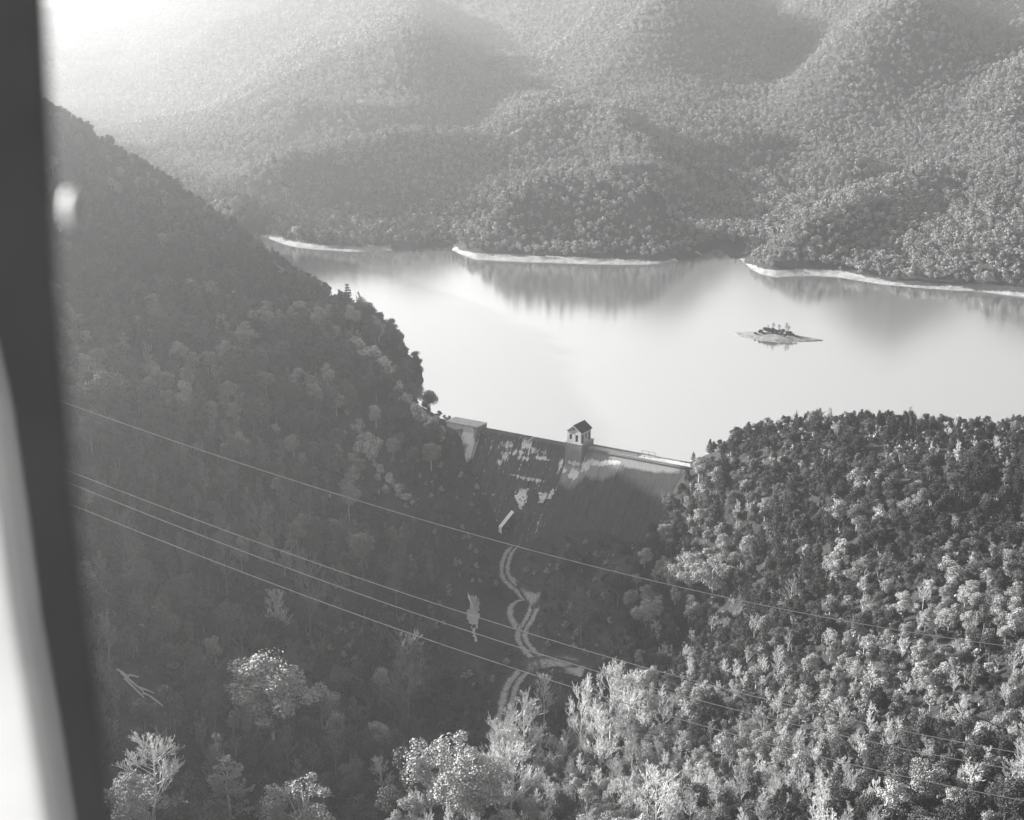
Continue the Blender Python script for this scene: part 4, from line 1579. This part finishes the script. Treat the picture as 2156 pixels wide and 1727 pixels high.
def zone(i):
    x, y, u, v = nx_[i], ny_[i], u_[i], v_[i]
    if right[i]:
        if v < 1010:
            return ("on the right hill skyline nearest the dam", "on the right hill skyline left of its tallest tree", "on the right hill skyline toward the picture edge")[0 if u < 1620 else (1 if u < 1850 else 2)]
        if bottom_mid[i]:
            return ("at the left corner of the sunlit thicket", "in the sunlit thicket right where the track ends", "in front of the bare group")[0 if u < 980 else (1 if u < 1180 else 2)]
        if u < 1560 and v < 1480:
            return "at the sunlit gully edge, upper part" if v < 1250 else "at the sunlit gully edge, lower part"
        a = "left" if u < 1780 else ("middle" if u < 1980 else "right")
        b_ = "upper" if v < 1180 else ("central" if v < 1400 else ("lower" if v < 1580 else "lowest"))
        return "on the %s %s of the sunlit right hill" % (b_, a)
    if ny_[i] > 352 and v < 860 and v > 0.75 * u + 40 and v < 0.75 * u + 230:
        return "near the dark ridge crest " + ("beside the far shore" if u < 620 else "beside the open lake")
    if v < 760:
        return "high on the shaded mountainside " + ("next to the pillar" if u < 330 else "under the ridge crest")
    if v < 1060:
        return ("beside the pillar above all wires", "left of the pale cliff on the shade slope", "around the pale cliff in the shade", "between the cliff and the dam")[0 if u < 330 else (1 if u < 620 else (2 if u < 880 else 3))]
    if u > 900:
        return "on the shaded valley floor " + ("above the track fork" if v < 1260 else "beside the lower track")
    a = "near the pillar" if u < 420 else ("in the middle" if u < 660 else "toward the creek pool")
    if v < 1350:
        return "on the slope under the wires, " + a
    return ("on the dark slope below the wires, " if v < 1530 else "on the dark bottom slope, ") + a
TONE = {'leafy_pale': "pale leafy tree", 'leafy_mid': "mid-grey leafy tree", 'leafy_dark': "dark leafy tree", 'pine_dark': "dark conifer", 'pine_pale': "pale conifer",
        'bare_pale': "pale leafless tree", 'bare_dim': "grey leafless tree"}
LIMIT = {'leafy_tree': 285, 'pine_tree': 140, 'bare_tree': 130}
count = {}
single = np.zeros(n, dtype=bool)
rng_s = np.random.default_rng(5)
for i in np.argsort(-big):
    nm = NAME_OF[kinds[i]]
    if big[i] > 0 and count.get(nm, 0) < LIMIT[nm]:
        count[nm] = count.get(nm, 0) + 1
        single[i] = True
        sz = ["tiny", "small", "middling", "tall", "towering"][int(np.searchsorted([.66, .85, 1.05, 1.28], scale[i]))]
        zn = zone(i)
        shp = rng_s.uniform(.76, 1.32)
        sz += " slender" if shp > 1.2 else (" narrow" if shp > 1.07 else (" squat" if shp < .87 else (" broad" if shp < .97 else "")))
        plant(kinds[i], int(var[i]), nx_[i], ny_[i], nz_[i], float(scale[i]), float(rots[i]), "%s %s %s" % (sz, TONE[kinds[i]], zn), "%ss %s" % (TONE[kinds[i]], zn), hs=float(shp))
rest = ~single
near_src, offset, idx = [], {}, 0
for kd in [q for q in KINDS if 'big' not in q and q != 'bare_dark']:
    offset[kd] = idx
    for q in range(len(KINDS[kd])):
        near_src.append(join_tree("wood_tree", kd, q))
        idx += 1
C_near = source_collection("wood_tree", near_src)
vid = np.array([offset[kinds[i]] + int(var[i]) % len(KINDS[kinds[i]]) for i in range(n)])
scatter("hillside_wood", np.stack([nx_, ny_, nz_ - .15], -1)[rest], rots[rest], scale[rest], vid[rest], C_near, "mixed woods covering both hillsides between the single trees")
print("near trees", n, count)

# low brush on the right hill and on the slopes
bx, by = jitter_grid(-200, 200, 110, 480, 1.9)
bz = hz(bx, by)
u2, v2 = project(bx, by, bz)
rt = (bx > 24) | ((by < 232) & (bx > -16 + (by - 190) * .35))
k = (u2 > 0) & (u2 < 2300) & (v2 > 250) & (v2 < 1850) & (rng.random(len(bx)) < np.where(rt, .75, np.where(by < 345, .8, .5))) & near_mask(bx, by, bz, 3.2) & ((by < 470) | (bx < -30))
bx, by, bz, rt = bx[k], by[k], bz[k], rt[k]
k = visible(bx, by, bz + 1, 4)
bx, by, bz, rt = bx[k], by[k], bz[k], rt[k]
shr = []
for tone in ('pale', 'mid', 'dark'):
    for q in range(2):
        v, f, cp, h = leafy(300 + q, 4, 34, .15, h=1.6, R=.85)
        shr.append(to_mesh("brush", v, f, M['leaf_' + tone]))
for q in range(2):
    t_, b2 = bare(330 + q, h=2.6, spread=1.2, nl=6, thick=1.3)
    shr.append(mb_mesh("brush", b2, M['bark_pale']))
C_shr = source_collection("brush", shr)
n2_ = len(bx)
q = wave(bx, by, 26, 21) + rng.normal(size=n2_) * .3
vid = np.where(rt, np.where(q > .2, rng.integers(0, 2, n2_), np.where(q > -.15, rng.integers(2, 4, n2_), rng.integers(4, 6, n2_))), np.where((bx > -45) & (by > 262) & (by < 345), rng.integers(1, 5, n2_), rng.integers(3, 6, n2_)))
vid = np.where(rt & (rng.random(n2_) < .16), rng.integers(6, 8, n2_), vid)
scatter("undergrowth", np.stack([bx, by, bz - .1], -1), rng.uniform(0, 6.28, n2_), rng.uniform(.6, 1.3, n2_), vid, C_shr, "low brush and saplings between the trees")
print("brush", n2_)

# ------------------------------------------------------------------ single trees one can point to
def feature(u, v, top_v, kind, var_, label, rz=None, hs=1.0, wide=None, group=None):
    # u, v is where the trunk meets the ground, top_v where the crown ends
    x, y, z = hit(u, v)
    rr_ = math.hypot(y, CAMZ - z)
    H = (v - top_v) / FPX * rr_ / math.cos(math.atan2(CAMZ - z, y))
    if kind.startswith('leafy') and H > 7:
        kind = 'big_' + ('pale' if kind.endswith('pale') else 'mid')
    if kind.startswith('bare_') and H > 6.5:
        kind = kind.replace('bare_', 'barebig_')
    base_h = 6.0 if kind.startswith(('bare', 'pine')) else 5.4
    s = H / base_h
    o = plant(kind, var_, x, y, z, s if wide is None else s * wide, (u * .37) % 6.28 if rz is None else rz, label, group, hs=hs if wide is None else hs / wide)
    return o
feature(575, 1570, 1378, 'leafy_pale', 1, "large round bright-leaved tree standing alone in the dark lower slope", wide=1.35)
feature(485, 1740, 1600, 'pine_pale', 0, "pale conifer with layered level boughs near the lower edge", wide=1.25)
feature(640, 1790, 1655, 'leafy_pale', 3, "bright rounded tree top at the lower edge right of the layered conifer", wide=1.4)
feature(275, 1800, 1650, 'leafy_pale', 2, "bright leafy tree at the lower edge next to the aircraft pillar", wide=1.2)
feature(330, 1760, 1590, 'bare_pale', 2, "wide pale bare tree between the aircraft pillar and the layered conifer", wide=1.5)
feature(795, 1590, 1525, 'leafy_pale', 4, "small bright bush-like tree below the lone round tree, left of its twin", wide=1.1)
feature(858, 1585, 1508, 'leafy_mid', 1, "small upright light tree on the dark slope nearest the track bottom", wide=.8)
feature(806, 1690, 1610, 'bare_pale', 1, "dim bare sapling in the dark gully at the lower edge", wide=1.2)
feature(865, 1555, 1370, 'bare_dim', 3, "slender bare tree on the slope between creek and lone round tree")
for (u, v, tv, kd, vr, lb, wd) in (
        (585, 1390, 1255, 'bare_pale', 0, "pale leafless tree rising right behind the lone round tree", .9),
        (480, 1270, 1120, 'bare_dim', 1, "thin bare trunk under the wires at the left", .8),
        (560, 1240, 1080, 'bare_dim', 2, "forked bare tree where the wires cross the left slope", 1.0),
        (655, 1360, 1180, 'bare_dim', 4, "tall bare double trunk left of the creek pool", .9),
        (1225, 1360, 1255, 'bare_dim', 0, "spreading bare tree on the valley floor right of the track", 1.3),
        (280, 1290, 1190, 'bare_dim', 3, "small bare tree beside the aircraft pillar under the wires", .9),
        (1144, 1540, 1432, 'bare_pale', 0, "slim bare tree just right of the track at the shadow edge", .9),
        (1170, 1535, 1450, 'bare_dim', 1, "smaller bare sapling next to the slim bare tree by the track", .8),
        (1222, 1600, 1455, 'bare_pale', 1, "straight pale trunk with short limbs, first of the bare group right of the track", .75),
        (1285, 1605, 1430, 'bare_pale', 2, "tallest pale bare tree in the middle of the bare group", .9),
        (1318, 1590, 1440, 'bare_pale', 3, "pale many-limbed bare tree at the right end of the bare group", 1.0),
        (1262, 1640, 1520, 'bare_pale', 4, "low bushy bare tree in front of the bare group", 1.3),
        (1100, 1660, 1500, 'bare_pale', 3, "bright twisted bare tree where the track disappears", 1.3),
        (1050, 1740, 1545, 'bare_pale', 4, "pale tall bare trunk at the lower edge under the track", 1.0),
        (1075, 1760, 1590, 'bare_pale', 2, "bright crooked bare tree at the lower edge right of the tall trunk", 1.3),
        (1380, 1780, 1640, 'bare_pale', 0, "wide bare tree at the lower edge left of the hill clearing", 1.3),
        (945, 1730, 1560, 'leafy_pale', 0, "bright leafy tree at the left corner of the sunlit thicket", 1.2),
        (985, 1760, 1600, 'leafy_pale', 2, "second bright leafy tree behind the thicket corner", 1.2),
        (1252, 1310, 1290, 'leafy_dark', 2, "little dark bush tree on the valley floor", 1.5),
        (1145, 1262, 1236, 'pine_dark', 1, "small dark conifer at the end of the gravel turning place", 1.3),
        (1360, 1340, 1255, 'leafy_pale', 1, "pale round tree leaning out over the shaded gully", 1.1),
        (1345, 1480, 1405, 'leafy_pale', 3, "pale tree above the bare group at the shadow edge", .9),
        (1370, 1545, 1455, 'leafy_pale', 4, "bright slender leafy tree right of the bare group", .8),
        (1450, 1260, 1165, 'leafy_pale', 2, "pale tree highest at the sunlit edge of the gully", 1.1),
        (1500, 1270, 1168, 'leafy_pale', 0, "pale wide tree second from the gully edge", 1.2),
        (1850, 905, 868, 'leafy_dark', 1, "single dark tree standing above the right hill skyline", 1.2),
        (1720, 925, 884, 'leafy_dark', 3, "dark rounded tree on the left part of the right hill skyline", .9),
        (2110, 905, 873, 'leafy_dark', 4, "dark broad tree on the skyline at the right edge", 1.3),
        (940, 892, 876, 'pine_dark', 2, "tiny lone pine on rocks above the dam abutment", .65),
        (543, 512, 480, 'pine_dark', 0, "lone pine sticking up from the ridge where the far shore begins", 1.1),
        (225, 920, 780, 'leafy_mid', 2, "big round-crowned tree high on the slope beside the pillar", 1.1),
        (195, 960, 862, 'leafy_mid', 0, "wide light-crowned tree touching the aircraft pillar above the wires", 1.5),
        (330, 960, 840, 'leafy_mid', 3, "big soft-crowned tree right of the pillar's wide tree", .9),
        (510, 850, 715, 'leafy_mid', 4, "broad grey tree in the middle of the upper left slope", 1.2)):
    feature(u, v, tv, kd, vr, lb, wide=wd)

# islet plants
for k_, (u, v, h_) in enumerate(((1617, 701, 2.4), (1628, 702, 3.1), (1640, 700, 2.7), (1655, 703, 3.5), (1660, 704, 2.8))):
    x, y, z = on_island(u, v)
    plant('bare_dark', k_, x, y, z, h_ / 6.2, k_ * 1.3, "thin leafless sapling standing among the bushes of the lake islet", "bare saplings on the lake islet", sink=.05)
bush_me = [to_mesh("foliage", *leafy(400 + k_, 6, 60, .14, h=1.5, R=.9)[:2], M['leaf_dark']) for k_ in range(3)]
for k_, (u, v, s_) in enumerate(((1600, 702, 1.0), (1612, 701, 1.3), (1623, 703, 1.1), (1634, 705, 1.2), (1646, 705, .9), (1658, 706, 1.0), (1668, 708, .8), (1628, 699, 1.2), (1640, 700, .9), (1607, 704, .7), (1652, 709, .6), (1590, 703, .6), (1618, 702, 1.3), (1626, 704, 1.2), (1648, 703, 1.2), (1664, 706, 1.0), (1676, 709, .6))):
    x, y, z = on_island(u, v)
    o = tag(link_mesh("bush", bush_me[k_ % 3]), "low dark bush in the clump on the lake islet", "bush", "dark bushes on the lake islet")
    o.location = (x, y, z - .12)
    o.rotation_euler = (0, 0, k_)
    o.scale = (s_ * 1.1, s_ * 1.1, s_ * .85)

# ------------------------------------------------------------------ fallen logs
log_px = [((247, 1415), (272, 1432), "topmost of the pale fallen logs on the dark slope"), ((255, 1422), (302, 1462), "longest pale fallen log lying down the slope"),
          ((262, 1434), (310, 1480), "pale fallen log lowest of the log pile"), ((270, 1425), (292, 1431), "short pale log crossing the top of the pile"),
          ((292, 1452), (325, 1464), "grey broken log at the right of the pile"), ((318, 1474), (345, 1492), "small stray log below the pile"), ((300, 1465), (322, 1474), "thin stick of wood under the broken log")]
for k_, (a, b_, lb) in enumerate(log_px):
    p0, p1 = Vector(hit(*a)), Vector(hit(*b_))
    p0.z += .28
    p1.z += .28
    q = MB()
    mid = p0.lerp(p1, .5)
    mid.z += .05
    q.tube([p0 - p0, mid - p0, p1 - p0], [.2, .18, .13], 7)
    o = tag(q.build("fallen_log", M['log']), lb, "log", "fallen logs on the dark slope")
    o.location = p0
for k_, (a, b_) in enumerate((((905, 2225), (955, 2238)), ((930, 2222), (990, 2245)), ((980, 2232), (1020, 2252)))):
    a, b_ = (a[0] / 1.3284, a[1] / 1.3284), (b_[0] / 1.3284, b_[1] / 1.3284)
    p0, p1 = Vector(hit(*a)), Vector(hit(*b_))
    q = MB()
    q.tube([(0, 0, .25), tuple(p1 - p0 + Vector((0, 0, .25)))], [.15, .11], 7)
    o = tag(q.build("fallen_log", M['log']), ("first", "second", "third")[k_] + " grey log of the row at the lower edge right of the bright tree", "log", "grey logs at the lower edge")
    o.location = p0

# ------------------------------------------------------------------ power cables across the valley
def cab(name_label, pts, d0, d1):
    us = [p[0] for p in pts]
    w3 = []
    for (u, v) in pts:
        t = (u - 100) / 2056
        w3.append(P(u, v, d0 + (d1 - d0) * t))
    w3 = np.array(w3)
    # one smooth sagging span through the points: fit a parabola in x for y and z
    X = w3[:, 0]
    cyy = np.polyfit(X, w3[:, 1], 1)
    czz = np.polyfit(X, w3[:, 2], 2)
    xs = np.linspace(X.min() - 30, X.max() + 25, 60)
    q = MB()
    q.tube([(x, np.polyval(cyy, x), np.polyval(czz, x)) for x in xs], [.034] * 60, 6)
    tag(q.build("power_cable", M['cable']), name_label, "cable", "power cables crossing the valley")
cab("uppermost power cable, passing just below the rocks and the dam", [(135, 860), (490, 968), (850, 1080), (1031, 1129), (1388, 1223), (1581, 1266), (2156, 1372)], 84, 104)
cab("second power cable from the top, upper of the close lower three", [(160, 1008), (520, 1132), (903, 1266), (1200, 1354), (1581, 1456), (2156, 1596)], 84, 104)
cab("third power cable from the top, crossing the track bend", [(165, 1037), (530, 1165), (903, 1299), (1195, 1389), (1581, 1496), (2156, 1632)], 84, 104)
cab("lowest power cable, passing over the lower track bend", [(170, 1080), (530, 1212), (903, 1347), (1204, 1442), (1581, 1544), (2156, 1696)], 84, 104)

# ------------------------------------------------------------------ aircraft parts beside the camera
def cam_pt(u, v, d):               # point at distance d straight ahead of the lens axis
    return Vector((0, 0, CAMZ)) + Vector(ray(u, v)) * d
M['frame'] = noisy_mat("dark_painted_frame", 0.115, 0.15, 8, 0.75, 0.2, 0.002)
M['skin'] = noisy_mat("white_aircraft_skin", 0.12, 0.2, 2, 0.5, 0.1, 0.002)
M['knob'] = noisy_mat("white_glint", 0.8, 0.85, 3, 0.25)  # white paint standing in for a glint of light on the frame
plane_ = empty("aircraft_window_frame", tuple(cam_pt(120, 900, .9)))
tag(plane_, "dark out-of-focus aircraft window frame filling the left edge", "window frame")
pv, pf = [], []
rows = [(-300, -420, 84), (-60, -360, 92), (200, -220, 104), (400, -120, 112), (600, -60, 121), (840, -4, 142), (1100, 34, 166), (1300, 60, 188), (1500, 96, 214), (1727, 132, 240), (1900, 160, 262), (2100, 200, 290)]
for (v_r, ul, ur) in rows:
    D0, D1 = .90, .955
    ring = [(ul, D0 + .01), (ul + 12, D0), (ur - 14, D0), (ur, D0 + .012), (ur + 2, D1 - .01), (ur - 12, D1), (ul + 12, D1), (ul, D1 - .01)]
    for (uu, dd) in ring:
        pv.append(cam_pt(uu, v_r, dd) - plane_.location)
for i in range(len(rows) - 1):
    for j in range(8):
        a, b_ = i * 8 + j, i * 8 + (j + 1) % 8
        pf.append((a, b_, b_ + 8, a + 8))
pf.append(tuple(range(8))[::-1])
pf.append(tuple(range(len(pv) - 8, len(pv))))
mesh_obj("pillar", pv, pf, M['frame'], plane_, smooth=False)
q = MB()
kc = cam_pt(134, 442, .97) - plane_.location  # small white bead added where the blurred glint sits
bm = bmesh.new()
bmesh.ops.create_uvsphere(bm, u_segments=16, v_segments=10, radius=.0095)
me = bpy.data.meshes.new("glint_bead")
bm.to_mesh(me)
bm.free()
me.materials.append(M['knob'])  # white stand-in for the glint, not a knob
kn = link_mesh("glint_bead", me, plane_)
kn.location = kc + Vector((.006, 0, 0))
kn.scale = (.7, .7, 1.5)
# wing strut fairing / white skin beyond the frame
skin = empty("aircraft_float", tuple(cam_pt(20, 1500, 1.5)))
tag(skin, "bright white blurred aircraft body panel beyond the dark pillar at the lower left corner", "aircraft panel")
pv, pf = [], []
NU, NV = 10, 14
pl_n = Vector((-.30, -.40, .87)).normalized()
pl_p = cam_pt(60, 1300, 1.45)
for j in range(NV + 1):
    for i in range(NU + 1):
        tu, tv = i / NU, j / NV
        v = 640 + 1450 * tv
        ue = np.interp(v, [r_[0] for r_ in rows], [r_[1] for r_ in rows]) + 24
        dr = Vector(ray(ue - 560 * (1 - tu), v))
        t = (pl_p - Vector((0, 0, CAMZ))).dot(pl_n) / dr.dot(pl_n)
        pv.append(Vector((0, 0, CAMZ)) + dr * t - skin.location)
for j in range(NV):
    for i in range(NU):
        a = j * (NU + 1) + i
        pf.append((a, a + 1, a + NU + 2, a + NU + 1))
so = mesh_obj("panel", pv, pf, M['skin'], skin, smooth=True)
md = so.modifiers.new("thickness", 'SOLIDIFY')
md.thickness = .02
